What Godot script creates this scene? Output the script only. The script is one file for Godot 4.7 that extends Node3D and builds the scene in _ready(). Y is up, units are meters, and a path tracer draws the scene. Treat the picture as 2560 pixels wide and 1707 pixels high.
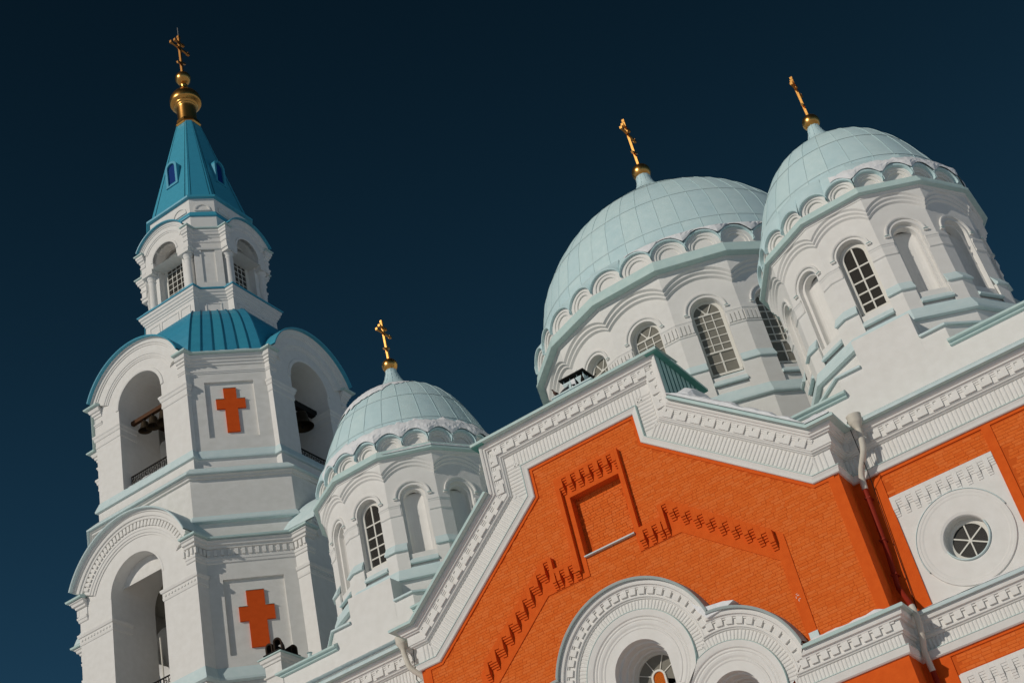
extends Node3D
# Orange-and-white church with pale blue domes, seen from the snow below with a tilted camera.
# Units are metres; y = 0 is eye height of the camera, the snow lies at y = GY.
const GY := -1.6
const XG := -15.374          # axis of the gabled front (its wall plane is z = 0)
const ZS := -5.311           # axis of the small drums behind the front
const AS := 9.342            # distance of the small drums from the axis of the gable
const ZC := -14.919          # axis of the big drum and of the bell tower
const XT := -41.401          # axis of the bell tower
const PLAN := Transform3D(Vector3(1, 0, 0), Vector3(0, 0, 1), Vector3(0, 1, 0), Vector3.ZERO)
const FLAT := Transform3D(Vector3(1, 0, 0), Vector3(0, 1, 0), Vector3(0, 0, 1), Vector3.ZERO)
var M := {}
var taken := {}
var rng := RandomNumberGenerator.new()
var nz := FastNoiseLite.new()

# ------------------------------------------------------------------ mesh builder
class MB:
	var v := PackedVector3Array()
	var n := PackedVector3Array()
	var x := Transform3D.IDENTITY
	func tri(a: Vector3, b: Vector3, c: Vector3) -> void:
		a = x * a
		b = x * b
		c = x * c
		var k := (b - a).cross(c - a)
		if k.length_squared() < 1e-16:
			return
		k = k.normalized()
		v.append(a); v.append(c); v.append(b)
		n.append(k); n.append(k); n.append(k)
	func quad(a: Vector3, b: Vector3, c: Vector3, d: Vector3) -> void:
		tri(a, b, c)
		tri(a, c, d)
	func quadn(a: Vector3, b: Vector3, c: Vector3, d: Vector3, na: Vector3, nb: Vector3, nc: Vector3, nd: Vector3) -> void:
		if (c - a).cross(d - b).dot(na + nb + nc + nd) < 0.0:
			quadn(a, d, c, b, na, nd, nc, nb)
			return
		for q in [[a, b, c, na, nb, nc], [a, c, d, na, nc, nd]]:
			v.append(x * (q[0] as Vector3)); v.append(x * (q[2] as Vector3)); v.append(x * (q[1] as Vector3))
			n.append(x.basis * (q[3] as Vector3)); n.append(x.basis * (q[5] as Vector3)); n.append(x.basis * (q[4] as Vector3))
	func box(x0: float, y0: float, z0: float, x1: float, y1: float, z1: float) -> void:
		var a := Vector3(x0, y0, z1); var b := Vector3(x1, y0, z1); var c := Vector3(x1, y1, z1); var d := Vector3(x0, y1, z1)
		var e := Vector3(x0, y0, z0); var f := Vector3(x1, y0, z0); var g := Vector3(x1, y1, z0); var h := Vector3(x0, y1, z0)
		quad(a, b, c, d); quad(f, e, h, g); quad(b, f, g, c); quad(e, a, d, h); quad(d, c, g, h); quad(e, f, b, a)
	# box whose front (+z) edges are chamfered by k
	func cbox(x0: float, y0: float, z0: float, x1: float, y1: float, z1: float, k: float) -> void:
		var zb := z1 - k
		var o := [Vector3(x0, y0, zb), Vector3(x1, y0, zb), Vector3(x1, y1, zb), Vector3(x0, y1, zb)]
		var i := [Vector3(x0 + k, y0 + k, z1), Vector3(x1 - k, y0 + k, z1), Vector3(x1 - k, y1 - k, z1), Vector3(x0 + k, y1 - k, z1)]
		var e := [Vector3(x0, y0, z0), Vector3(x1, y0, z0), Vector3(x1, y1, z0), Vector3(x0, y1, z0)]
		quad(i[0], i[1], i[2], i[3])
		for j in 4:
			var m := (j + 1) % 4
			quad(o[j], o[m], i[m], i[j])
			quad(e[j], e[m], o[m], o[j])
	func prism(poly: PackedVector2Array, z0: float, z1: float, back := true) -> void:
		var p := poly
		if Geometry2D.is_polygon_clockwise(p):
			p = p.duplicate()
			p.reverse()
		var ix := Geometry2D.triangulate_polygon(p)
		for t in range(0, ix.size(), 3):
			var a := p[ix[t]]; var b := p[ix[t + 1]]; var c := p[ix[t + 2]]
			if (b - a).cross(c - a) < 0.0:
				var s := b
				b = c
				c = s
			tri(Vector3(a.x, a.y, z1), Vector3(b.x, b.y, z1), Vector3(c.x, c.y, z1))
			if back:
				tri(Vector3(a.x, a.y, z0), Vector3(c.x, c.y, z0), Vector3(b.x, b.y, z0))
		for i in p.size():
			var a2 := p[i]; var b2 := p[(i + 1) % p.size()]
			quad(Vector3(a2.x, a2.y, z0), Vector3(b2.x, b2.y, z0), Vector3(b2.x, b2.y, z1), Vector3(a2.x, a2.y, z1))
	func sweep(path: PackedVector2Array, closed: bool, prof: PackedVector2Array, T: Transform3D, caps := true, m0 := Vector2.INF, m1 := Vector2.INF) -> void:
		var N := path.size()
		var rows := []
		for i in N:
			var d0 := Vector2.ZERO; var d1 := Vector2.ZERO
			if closed or i > 0:
				d0 = (path[i] - path[(i - 1 + N) % N]).normalized()
			if closed or i < N - 1:
				d1 = (path[(i + 1) % N] - path[i]).normalized()
			var m: Vector2
			if d0 == Vector2.ZERO:
				m = Vector2(-d1.y, d1.x) if m0 == Vector2.INF else m0
			elif d1 == Vector2.ZERO:
				m = Vector2(-d0.y, d0.x) if m1 == Vector2.INF else m1
			else:
				var n0 := Vector2(-d0.y, d0.x); var n1 := Vector2(-d1.y, d1.x)
				m = (n0 + n1) / (1.0 + n0.dot(n1))
			var row := PackedVector3Array()
			for q in prof:
				row.append(T * Vector3(path[i].x + m.x * q.x, path[i].y + m.y * q.x, q.y))
			rows.append(row)
		for i in (N if closed else N - 1):
			var a: PackedVector3Array = rows[i]
			var b: PackedVector3Array = rows[(i + 1) % N]
			for j in prof.size() - 1:
				quad(a[j], b[j], b[j + 1], a[j + 1])
		if caps and not closed:
			var ix := Geometry2D.triangulate_polygon(prof)
			for t in range(0, ix.size(), 3):
				for e in [0, N - 1]:
					var r: PackedVector3Array = rows[e]
					tri(r[ix[t]], r[ix[t + 1]], r[ix[t + 2]])
	# profile of (radius, z) points swept round an arc; a0(r) and a1(r) give the end angles for each radius
	func arcsweep(c: Vector2, prof: PackedVector2Array, a0: Callable, a1: Callable, seg: int) -> void:
		var rows := []
		for i in seg + 1:
			var row := PackedVector3Array()
			for q in prof:
				var a: float = lerpf(a0.call(q.x), a1.call(q.x), float(i) / seg)
				row.append(Vector3(c.x + q.x * cos(a), c.y + q.x * sin(a), q.y))
			rows.append(row)
		for i in seg:
			for j in prof.size() - 1:
				quad(rows[i][j], rows[i + 1][j], rows[i + 1][j + 1], rows[i][j + 1])
	func lathe(prof: PackedVector2Array, seg: int, smooth := true, a0 := 0.0, a1 := TAU) -> void:
		var nn := PackedVector2Array()
		for j in prof.size():
			var d := prof[mini(j + 1, prof.size() - 1)] - prof[maxi(j - 1, 0)]
			nn.append(Vector2(d.y, -d.x).normalized())
		for i in seg:
			var t0 := lerpf(a0, a1, float(i) / seg); var t1 := lerpf(a0, a1, float(i + 1) / seg)
			var u0 := Vector3(sin(t0), 0, cos(t0)); var u1 := Vector3(sin(t1), 0, cos(t1))
			for j in prof.size() - 1:
				var p := prof[j]; var q := prof[j + 1]
				var a := u0 * p.x + Vector3.UP * p.y; var b := u1 * p.x + Vector3.UP * p.y
				var c := u1 * q.x + Vector3.UP * q.y; var d2 := u0 * q.x + Vector3.UP * q.y
				if smooth:
					quadn(a, b, c, d2, u0 * nn[j].x + Vector3.UP * nn[j].y, u1 * nn[j].x + Vector3.UP * nn[j].y, u1 * nn[j + 1].x + Vector3.UP * nn[j + 1].y, u0 * nn[j + 1].x + Vector3.UP * nn[j + 1].y)
				else:
					quad(a, b, c, d2)
	func tube(pts: PackedVector3Array, r: float, seg := 10) -> void:
		var rows := []; var nor := []
		var up := Vector3(0.13, 0.2, 0.97)
		for i in pts.size():
			var d := (pts[mini(i + 1, pts.size() - 1)] - pts[maxi(i - 1, 0)]).normalized()
			var s := d.cross(up).normalized(); var w := s.cross(d)
			var row := []; var nr := []
			for k in seg:
				var a := TAU * k / seg
				var o := s * cos(a) + w * sin(a)
				nr.append(o); row.append(pts[i] + o * r)
			rows.append(row); nor.append(nr)
		for i in pts.size() - 1:
			for k in seg:
				var m := (k + 1) % seg
				quadn(rows[i][k], rows[i][m], rows[i + 1][m], rows[i + 1][k], nor[i][k], nor[i][m], nor[i + 1][m], nor[i + 1][k])
		for k in range(1, seg - 1):
			tri(rows[0][0], rows[0][k], rows[0][k + 1])
			var l := pts.size() - 1
			tri(rows[l][0], rows[l][k], rows[l][k + 1])
	# wall panel with an arched opening: columns from y0 to top(x); reveal from z back to zb
	func arch_panel(xl: float, xr: float, y0: float, top: Callable, ow: float, osp: float, osill: float, z: float, zb: float, cx := 0.0, seg := 20, rev := true) -> void:
		var xs := PackedFloat32Array()
		for i in 8:
			xs.append(lerpf(xl, cx - ow, i / 8.0))
		for i in seg + 1:
			xs.append(cx - ow * cos(PI * i / seg))
		for i in range(1, 9):
			xs.append(lerpf(cx + ow, xr, i / 8.0))
		for i in xs.size() - 1:
			var a := xs[i]; var b := xs[i + 1]
			var ta: float = top.call(a); var tb: float = top.call(b)
			if i >= 8 and i < 8 + seg:
				var oa := osp + sqrt(maxf(0.0, ow * ow - (a - cx) * (a - cx)))
				var ob := osp + sqrt(maxf(0.0, ow * ow - (b - cx) * (b - cx)))
				quad(Vector3(a, oa, z), Vector3(b, ob, z), Vector3(b, tb, z), Vector3(a, ta, z))
				if osill > y0 + 0.001:
					quad(Vector3(a, y0, z), Vector3(b, y0, z), Vector3(b, osill, z), Vector3(a, osill, z))
				if rev:
					quad(Vector3(a, oa, z), Vector3(a, oa, zb), Vector3(b, ob, zb), Vector3(b, ob, z))
			else:
				quad(Vector3(a, y0, z), Vector3(b, y0, z), Vector3(b, tb, z), Vector3(a, ta, z))
		if rev:
			quad(Vector3(cx - ow, osill, z), Vector3(cx - ow, osill, zb), Vector3(cx - ow, osp, zb), Vector3(cx - ow, osp, z))
			quad(Vector3(cx + ow, osp, z), Vector3(cx + ow, osp, zb), Vector3(cx + ow, osill, zb), Vector3(cx + ow, osill, z))
			quad(Vector3(cx - ow, osill, zb), Vector3(cx - ow, osill, z), Vector3(cx + ow, osill, z), Vector3(cx + ow, osill, zb))
	func mesh() -> ArrayMesh:
		var am := ArrayMesh.new()
		add_to(am)
		return am
	func add_to(am: ArrayMesh, mat: Material = null) -> void:
		if v.is_empty():
			return
		var arr := []
		arr.resize(Mesh.ARRAY_MAX)
		arr[Mesh.ARRAY_VERTEX] = v
		arr[Mesh.ARRAY_NORMAL] = n
		am.add_surface_from_arrays(Mesh.PRIMITIVE_TRIANGLES, arr)
		if mat:
			am.surface_set_material(am.get_surface_count() - 1, mat)

# ------------------------------------------------------------------ nodes
func v2(a: Array) -> PackedVector2Array:
	var o := PackedVector2Array()
	for i in range(0, a.size(), 2):
		o.append(Vector2(a[i], a[i + 1]))
	return o
func put(o: Node, called: String, parent: Node) -> void:
	var key := str(parent.get_instance_id()) + called
	var k: int = taken.get(key, 0)
	taken[key] = k + 1
	o.name = called if k == 0 else "%s_%03d" % [called, k]
	parent.add_child(o)
func part(called: String, what, mat: Material, parent: Node, tr := Transform3D.IDENTITY) -> MeshInstance3D:
	var o := MeshInstance3D.new()
	o.mesh = (what as MB).mesh() if what is MB else what
	if mat:
		o.material_override = mat
	o.transform = tr
	put(o, called, parent)
	return o
func tag(o: Node, label: String, category: String, group := "", kind := "") -> Node:
	if label: o.set_meta("label", label)
	if category: o.set_meta("category", category)
	if group: o.set_meta("group", group)
	if kind: o.set_meta("kind", kind)
	return o
func thing(called: String, label: String, category: String, at := Vector3.ZERO, group := "") -> Node3D:
	var o := Node3D.new()
	o.position = at
	put(o, called, self)
	tag(o, label, category, group)
	return o
func stuff(o: Node) -> Node:
	o.set_meta("kind", "stuff")
	return o
func arc(cx: float, cy: float, r: float, a0: float, a1: float, k: int) -> PackedVector2Array:
	var o := PackedVector2Array()
	for i in k + 1:
		var a := deg_to_rad(lerpf(a0, a1, float(i) / k))
		o.append(Vector2(cx + r * cos(a), cy + r * sin(a)))
	return o
func turn(deg: float) -> Transform3D:
	return Transform3D(Basis(Vector3.UP, deg_to_rad(deg)), Vector3.ZERO)
func off(x: float, y: float, z: float) -> Transform3D:
	return Transform3D(Basis.IDENTITY, Vector3(x, y, z))
func ngon(r: float, k: int, phase: float) -> PackedVector2Array:
	var o := PackedVector2Array()
	for i in k:
		var a := deg_to_rad(phase + 360.0 * i / k)
		o.append(Vector2(r * sin(a), r * cos(a)))
	return o

# ------------------------------------------------------------------ materials
func noise_tex(seed_: int, freq: float, lo: Color, hi: Color, oct := 4, size := 512) -> ImageTexture:
	var f := FastNoiseLite.new()
	f.seed = seed_
	f.frequency = freq
	f.fractal_octaves = oct
	f.noise_type = FastNoiseLite.TYPE_SIMPLEX_SMOOTH
	var im := f.get_seamless_image(size, size)
	var o := Image.create(size, size, false, Image.FORMAT_RGB8)
	for y in size:
		for x in size:
			o.set_pixel(x, y, lo.lerp(hi, im.get_pixel(x, y).r))
	return ImageTexture.create_from_image(o)
func bump_tex(seed_: int, freq: float, strength: float) -> ImageTexture:
	var f := FastNoiseLite.new()
	f.seed = seed_
	f.frequency = freq
	f.fractal_octaves = 4
	var im := f.get_seamless_image(512, 512)
	im.convert(Image.FORMAT_RGBA8)
	im.bump_map_to_normal_map(strength)
	return ImageTexture.create_from_image(im)
func mat(lin: Color, rough: float, tex: Texture2D = null, scale := 0.5, nrm: Texture2D = null, nscale := 0.3, metal := 0.0) -> StandardMaterial3D:
	var m := StandardMaterial3D.new()
	m.albedo_color = lin.linear_to_srgb()
	m.roughness = rough
	m.metallic = metal
	m.metallic_specular = 0.5 if rough < 0.5 else 0.2
	m.uv1_triplanar = true
	m.uv1_world_triplanar = true
	m.uv1_scale = Vector3.ONE * scale
	if tex: m.albedo_texture = tex
	if nrm:
		m.normal_enabled = true
		m.normal_texture = nrm
		m.normal_scale = nscale
	return m
func make_materials() -> void:
	var mott := noise_tex(3, 0.012, Color(0.965, 0.963, 0.958), Color(1, 1, 1), 5)
	var dirt := noise_tex(9, 0.02, Color(0.935, 0.935, 0.925), Color(1, 1, 1), 5)
	var rough_n := bump_tex(5, 0.05, 4.0)
	var sheet_t := noise_tex(14, 0.01, Color(0.92, 0.95, 0.955), Color(1, 1, 1), 4)
	var dent := bump_tex(21, 0.008, 5.0)
	M.white = mat(Color(0.80, 0.785, 0.755), 0.85, mott, 0.33, rough_n, 0.10)
	M.white2 = mat(Color(0.79, 0.775, 0.745), 0.85, dirt, 0.21, rough_n, 0.10)
	M.cream = mat(Color(0.70, 0.66, 0.58), 0.9, dirt, 0.3)
	M.pale = mat(Color(0.62, 0.775, 0.79), 0.5, sheet_t, 0.3, dent, 0.12)
	M.pale2 = mat(Color(0.60, 0.76, 0.78), 0.5, sheet_t, 0.37, dent, 0.12)
	M.pale3 = mat(Color(0.635, 0.785, 0.79), 0.55, sheet_t, 0.41, dent, 0.12)
	M.seam = mat(Color(0.51, 0.65, 0.66), 0.5)
	M.edge = mat(Color(0.57, 0.71, 0.68), 0.5, sheet_t, 0.5)
	M.ledge = mat(Color(0.67, 0.775, 0.775), 0.5, sheet_t, 0.5, dent, 0.12)
	M.under = M.edge
	M.teal = mat(Color(0.42, 0.62, 0.59), 0.5, sheet_t, 0.5)
	M.greymetal = mat(Color(0.42, 0.47, 0.46), 0.6, sheet_t, 0.5)
	M.tealeave = mat(Color(0.13, 0.34, 0.30), 0.5)
	M.tealdark = mat(Color(0.05, 0.16, 0.155), 0.6)
	M.blue = mat(Color(0.055, 0.36, 0.50), 0.42, sheet_t, 0.4, dent, 0.15)
	M.blue2 = mat(Color(0.045, 0.31, 0.46), 0.42, sheet_t, 0.4, dent, 0.15)
	M.blueseam = mat(Color(0.02, 0.13, 0.21), 0.5)
	M.blueglass = mat(Color(0.008, 0.04, 0.19), 0.3)
	M.blueglass.metallic_specular = 0.2
	var paint := noise_tex(31, 0.015, Color(0.95, 0.91, 0.88), Color(1, 1, 1), 5)
	M.orange = mat(Color(0.76, 0.125, 0.016), 0.75, paint, 0.4, rough_n, 0.2)
	M.mortar = mat(Color(0.60, 0.105, 0.016), 0.9)
	M.brick = []
	for c in [Color(0.79, 0.17, 0.029), Color(0.80, 0.18, 0.034), Color(0.78, 0.165, 0.027), Color(0.80, 0.19, 0.040), Color(0.77, 0.155, 0.024)]:
		M.brick.append(mat(c, 0.8, paint, 0.9, rough_n, 0.25))
	M.redcross = mat(Color(0.68, 0.10, 0.016), 0.75, paint, 0.4, rough_n, 0.2)
	M.redpipe = mat(Color(0.27, 0.028, 0.014), 0.55)
	M.gold = mat(Color(0.72, 0.37, 0.10), 0.30, null, 1.0, dent, 0.10, 1.0)
	M.golddark = mat(Color(0.42, 0.20, 0.06), 0.4, null, 1.0, null, 0.1, 1.0)
	M.snow = mat(Color(0.88, 0.88, 0.885), 0.9, noise_tex(40, 0.02, Color(0.93, 0.94, 0.95), Color(1, 1, 1), 4), 0.3, bump_tex(41, 0.03, 5.0), 0.5)
	M.frame = mat(Color(0.74, 0.72, 0.66), 0.6)
	M.dusty = mat(Color(0.235, 0.225, 0.195), 0.6, dirt, 0.6)
	M.dusty.metallic_specular = 0.08
	M.glass = mat(Color(0.05, 0.045, 0.038), 0.10)
	M.glass.transparency = BaseMaterial3D.TRANSPARENCY_ALPHA
	M.glass.albedo_color.a = 0.72
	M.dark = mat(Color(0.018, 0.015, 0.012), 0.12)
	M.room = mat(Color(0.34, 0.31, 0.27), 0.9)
	M.iron = mat(Color(0.015, 0.014, 0.013), 0.55)
	M.bronze = mat(Color(0.055, 0.04, 0.025), 0.5, dirt, 1.0, null, 0.3, 0.6)
	M.timber = mat(Color(0.10, 0.05, 0.028), 0.8)
	M.tile = mat(Color(0.045, 0.030, 0.022), 0.7, dirt, 1.0)
	M.amber = mat(Color(0.68, 0.20, 0.02), 0.7, noise_tex(50, 0.03, Color(0.75, 0.55, 0.4), Color(1, 1, 1), 4), 1.6)
	M.wire = mat(Color(0.25, 0.24, 0.22), 0.6)

# ------------------------------------------------------------------ scene
func _ready() -> void:
	rng.seed = 7
	nz.seed = 11
	nz.frequency = 0.35
	var cam := Camera3D.new()
	cam.position = Vector3(0, 0, 35)
	cam.rotation_order = EULER_ORDER_YXZ
	cam.rotation_degrees = Vector3(34.095, 25.5656, -14.3564)
	cam.fov = 26.531
	cam.near = 0.1
	cam.far = 4000.0
	add_child(cam)
	cam.current = true
	var env := Environment.new()
	env.background_mode = Environment.BG_SKY
	# deep clear winter sky, paler towards the horizon
	var im := Image.create(128, 256, false, Image.FORMAT_RGBF)
	for row in 256:
		var up := sin((0.5 - (row + 0.5) / 256.0) * PI)
		var k := 1.0 - absf(up)
		var c := Color(0.25, 1.0, 1.9) * (0.0055 + 0.125 * pow(k, 2.5)) + Color(0.62, 0.74, 0.90) * pow(k, 13.0)
		for col in 128:
			im.set_pixel(col, row, c)
	var sm := PanoramaSkyMaterial.new()
	sm.panorama = ImageTexture.create_from_image(im)
	sm.energy_multiplier = 1.25
	var sky := Sky.new()
	sky.sky_material = sm
	env.sky = sky
	env.tonemap_mode = Environment.TONE_MAPPER_LINEAR
	env.tonemap_exposure = 0.80
	env.sdfgi_enabled = true
	env.ssao_enabled = true
	env.ssil_enabled = true
	var we := WorldEnvironment.new()
	we.environment = env
	add_child(we)
	var sun := DirectionalLight3D.new()
	sun.light_energy = 0.83
	sun.light_color = Color(1.0, 0.968, 0.92)
	sun.light_angular_distance = 0.5
	sun.shadow_enabled = true
	add_child(sun)
	sun.look_at_from_position(Vector3(-0.34, 0.46, 1.0) * 100.0, Vector3.ZERO)
	make_materials()
	# setting
	var g := MB.new()
	g.quad(Vector3(-1500, GY, 1500), Vector3(1500, GY, 1500), Vector3(1500, GY, -1500), Vector3(-1500, GY, -1500))
	tag(part("ground", g, M.snow, self), "", "", "", "structure")
	build_front()
	build_wings()
	build_body()
	build_drums()
	build_tower()
	build_small_things()

# ------------------------------------------------------------------ shared ornament
# cornice profile as (height above its foot, projection); s scales the height
func prof_big() -> PackedVector2Array:
	return v2([0.0, -0.05, 0.0, 0.045, 0.02, 0.07, 0.10, 0.085, 0.165, 0.112, 0.185, 0.118, 0.20, 0.03, 0.73, 0.03, 0.745, 0.085, 0.77, 0.10, 0.785, 0.15, 0.82, 0.165, 0.835, 0.195, 1.13, 0.195, 1.13, 0.255, 1.17, 0.275, 1.18, 0.32, 1.23, 0.335, 1.245, 0.375, 1.30, 0.40, 1.33, 0.40, 1.33, -0.05])
func prof_small(s: float) -> PackedVector2Array:
	var p := v2([0.0, -0.05, 0.0, 0.055, 0.03, 0.09, 0.18, 0.125, 0.215, 0.13, 0.225, 0.045, 0.53, 0.045, 0.54, 0.09, 0.57, 0.105, 0.585, 0.15, 0.63, 0.155, 0.635, 0.14, 0.87, 0.14, 0.87, 0.21, 0.92, 0.23, 0.935, 0.29, 1.0, 0.31, 1.06, 0.315, 1.06, -0.05])
	for i in p.size():
		p[i].x *= s
	return p
func shift_prof(p: PackedVector2Array, y: float) -> PackedVector2Array:   # (height, out) -> (out, y) for sweeps in plan
	var o := PackedVector2Array()
	for q in p:
		o.append(Vector2(q.y, y + q.x))
	return o
var dentil_big: ArrayMesh
var dentil_small: ArrayMesh
var flute_mesh := {}
func make_ornaments() -> void:
	var d := MB.new()
	d.box(-0.16, 0.865, 0.19, 0.16, 1.015, 0.252)
	d.box(-0.16, 1.015, 0.19, -0.085, 1.10, 0.252)
	d.box(0.005, 1.015, 0.19, 0.16, 1.10, 0.252)
	d.box(-0.085, 1.015, 0.19, 0.005, 1.10, 0.222)
	d.box(-0.16, 1.10, 0.19, 0.16, 1.14, 0.251)
	d.box(0.161, 1.075, 0.19, 0.32, 1.14, 0.232)
	d.box(0.161, 1.02, 0.19, 0.32, 1.075, 0.212)
	dentil_big = d.mesh()
	d = MB.new()
	d.box(-0.095, 0.665, 0.13, 0.095, 0.88, 0.205)
	d.box(0.096, 0.82, 0.13, 0.205, 0.88, 0.18)
	dentil_small = d.mesh()
# dentils and flutes along the straight piece from a to b (points at cornice foot, z = plane)
func ornament(parent: Node, a: Vector3, b: Vector3, up: Vector3, big: bool, fl: MB, s := 1.0, ha := 0.0, hb := 0.0, dents := true) -> void:
	# ha, hb: sideways growth of the piece per metre of height at its ends
	var d := (b - a).normalized()
	var nrm := d.cross(up)
	var L := (b - a).length()
	var hm := (1.0 if big else 0.76 * s)
	var pitch := 0.475 if big else 0.305
	var x0 := -ha * hm; var x1 := L + hb * hm
	var cnt := int(maxf(1.0, roundf((x1 - x0) / pitch)))
	var dp := (x1 - x0) / cnt
	if dents:
		for i in cnt:
			var t := Transform3D(Basis(d, up * s, nrm), a + d * (x0 + dp * (i + 0.4)))
			part("dentil", dentil_big if big else dentil_small, M.white, parent, t)
	var hf := 0.47 if big else 0.38 * s
	x0 = -ha * hf; x1 = L + hb * hf
	var fp := 0.125 if big else 0.105
	cnt = int(maxf(1.0, roundf((x1 - x0) / fp)))
	dp = (x1 - x0) / cnt
	for i in cnt:
		fl.x = Transform3D(Basis(d, up, nrm), a + d * (x0 + dp * (i + 0.5)))
		if big:
			fl.cbox(-0.044, 0.225, 0.02, 0.044, 0.725, 0.056, 0.022)
		else:
			fl.cbox(-0.036, 0.235 * s, 0.035, 0.036, 0.525 * s, 0.068, 0.018)
	fl.x = Transform3D.IDENTITY
# bricks filling a list of (y, x0, x1) courses; the ones nearest the camera become single objects
func lay_bricks(parent: Node, wall: Node, inside: Callable, x0: float, x1: float, y0: float, y1: float, z: float, singles: int, seed_: int) -> void:
	var r := RandomNumberGenerator.new()
	r.seed = seed_
	var H := 0.0785; var J := 0.010
	var unit := MB.new()
	unit.cbox(-0.5, -0.5, -1.0, 0.5, 0.5, 0.0, 0.03)
	var um := unit.mesh()
	var all := []
	var row := 0
	var y := y0
	while y < y1:
		var x := x0 - 0.26 * r.randf()
		var k := row
		while x < x1:
			var L := 0.252 if (k % 2 == 0 or r.randf() < 0.45) else 0.122
			var xa := x; var xb := x + L
			x = xb + J * r.randf_range(0.8, 1.3)
			k += 1
			var ok := true
			for q in [[xa, y], [xb, y], [xa, y + H], [xb, y + H]]:
				if not inside.call(q[0], q[1]):
					ok = false
			if not ok:
				continue
			all.append([Vector3((xa + xb) * 0.5, y + H * 0.5, z), L, r.randi() % 5, r.randf_range(-0.003, 0.003), r.randf_range(-0.008, 0.008)])
		y += H + J
		row += 1
	var cp: Vector3 = Vector3(0, 0, 35) - (parent as Node3D).global_position
	all.sort_custom(func(p, q): return cp.distance_squared_to(p[0]) < cp.distance_squared_to(q[0]))
	var rest := []
	for i in 5:
		rest.append(MB.new())
	for i in all.size():
		var b: Array = all[i]
		var t := Transform3D(Basis(Vector3(0, 0, 1), b[4] * 0.6).scaled_local(Vector3(b[1], H, 0.03)), b[0] + Vector3(0, 0, b[3]))
		if i < singles:
			part("brick", um, M.brick[b[2]], wall, t)
		else:
			(rest[b[2]] as MB).x = t
			(rest[b[2]] as MB).cbox(-0.5, -0.5, -1.0, 0.5, 0.5, 0.0, 0.04)
	var am := ArrayMesh.new()
	for i in 5:
		var mb: MB = rest[i]
		if mb.v.is_empty():
			continue
		# normals of the scaled boxes
		for t in range(0, mb.v.size(), 3):
			var k2 := (mb.v[t + 2] - mb.v[t]).cross(mb.v[t + 1] - mb.v[t]).normalized()
			mb.n[t] = k2; mb.n[t + 1] = k2; mb.n[t + 2] = k2
		mb.add_to(am, M.brick[i])
	if am.get_surface_count() > 0:
		stuff(part("brickwork", am, null, wall))

# ------------------------------------------------------------------ gabled front
const GABLE := [-6.9, 17.09, -6.30, 17.09, -1.90, 20.69, -1.90, 21.67, 1.90, 21.67, 1.90, 20.69, 6.30, 17.09, 6.9, 17.09]
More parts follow.
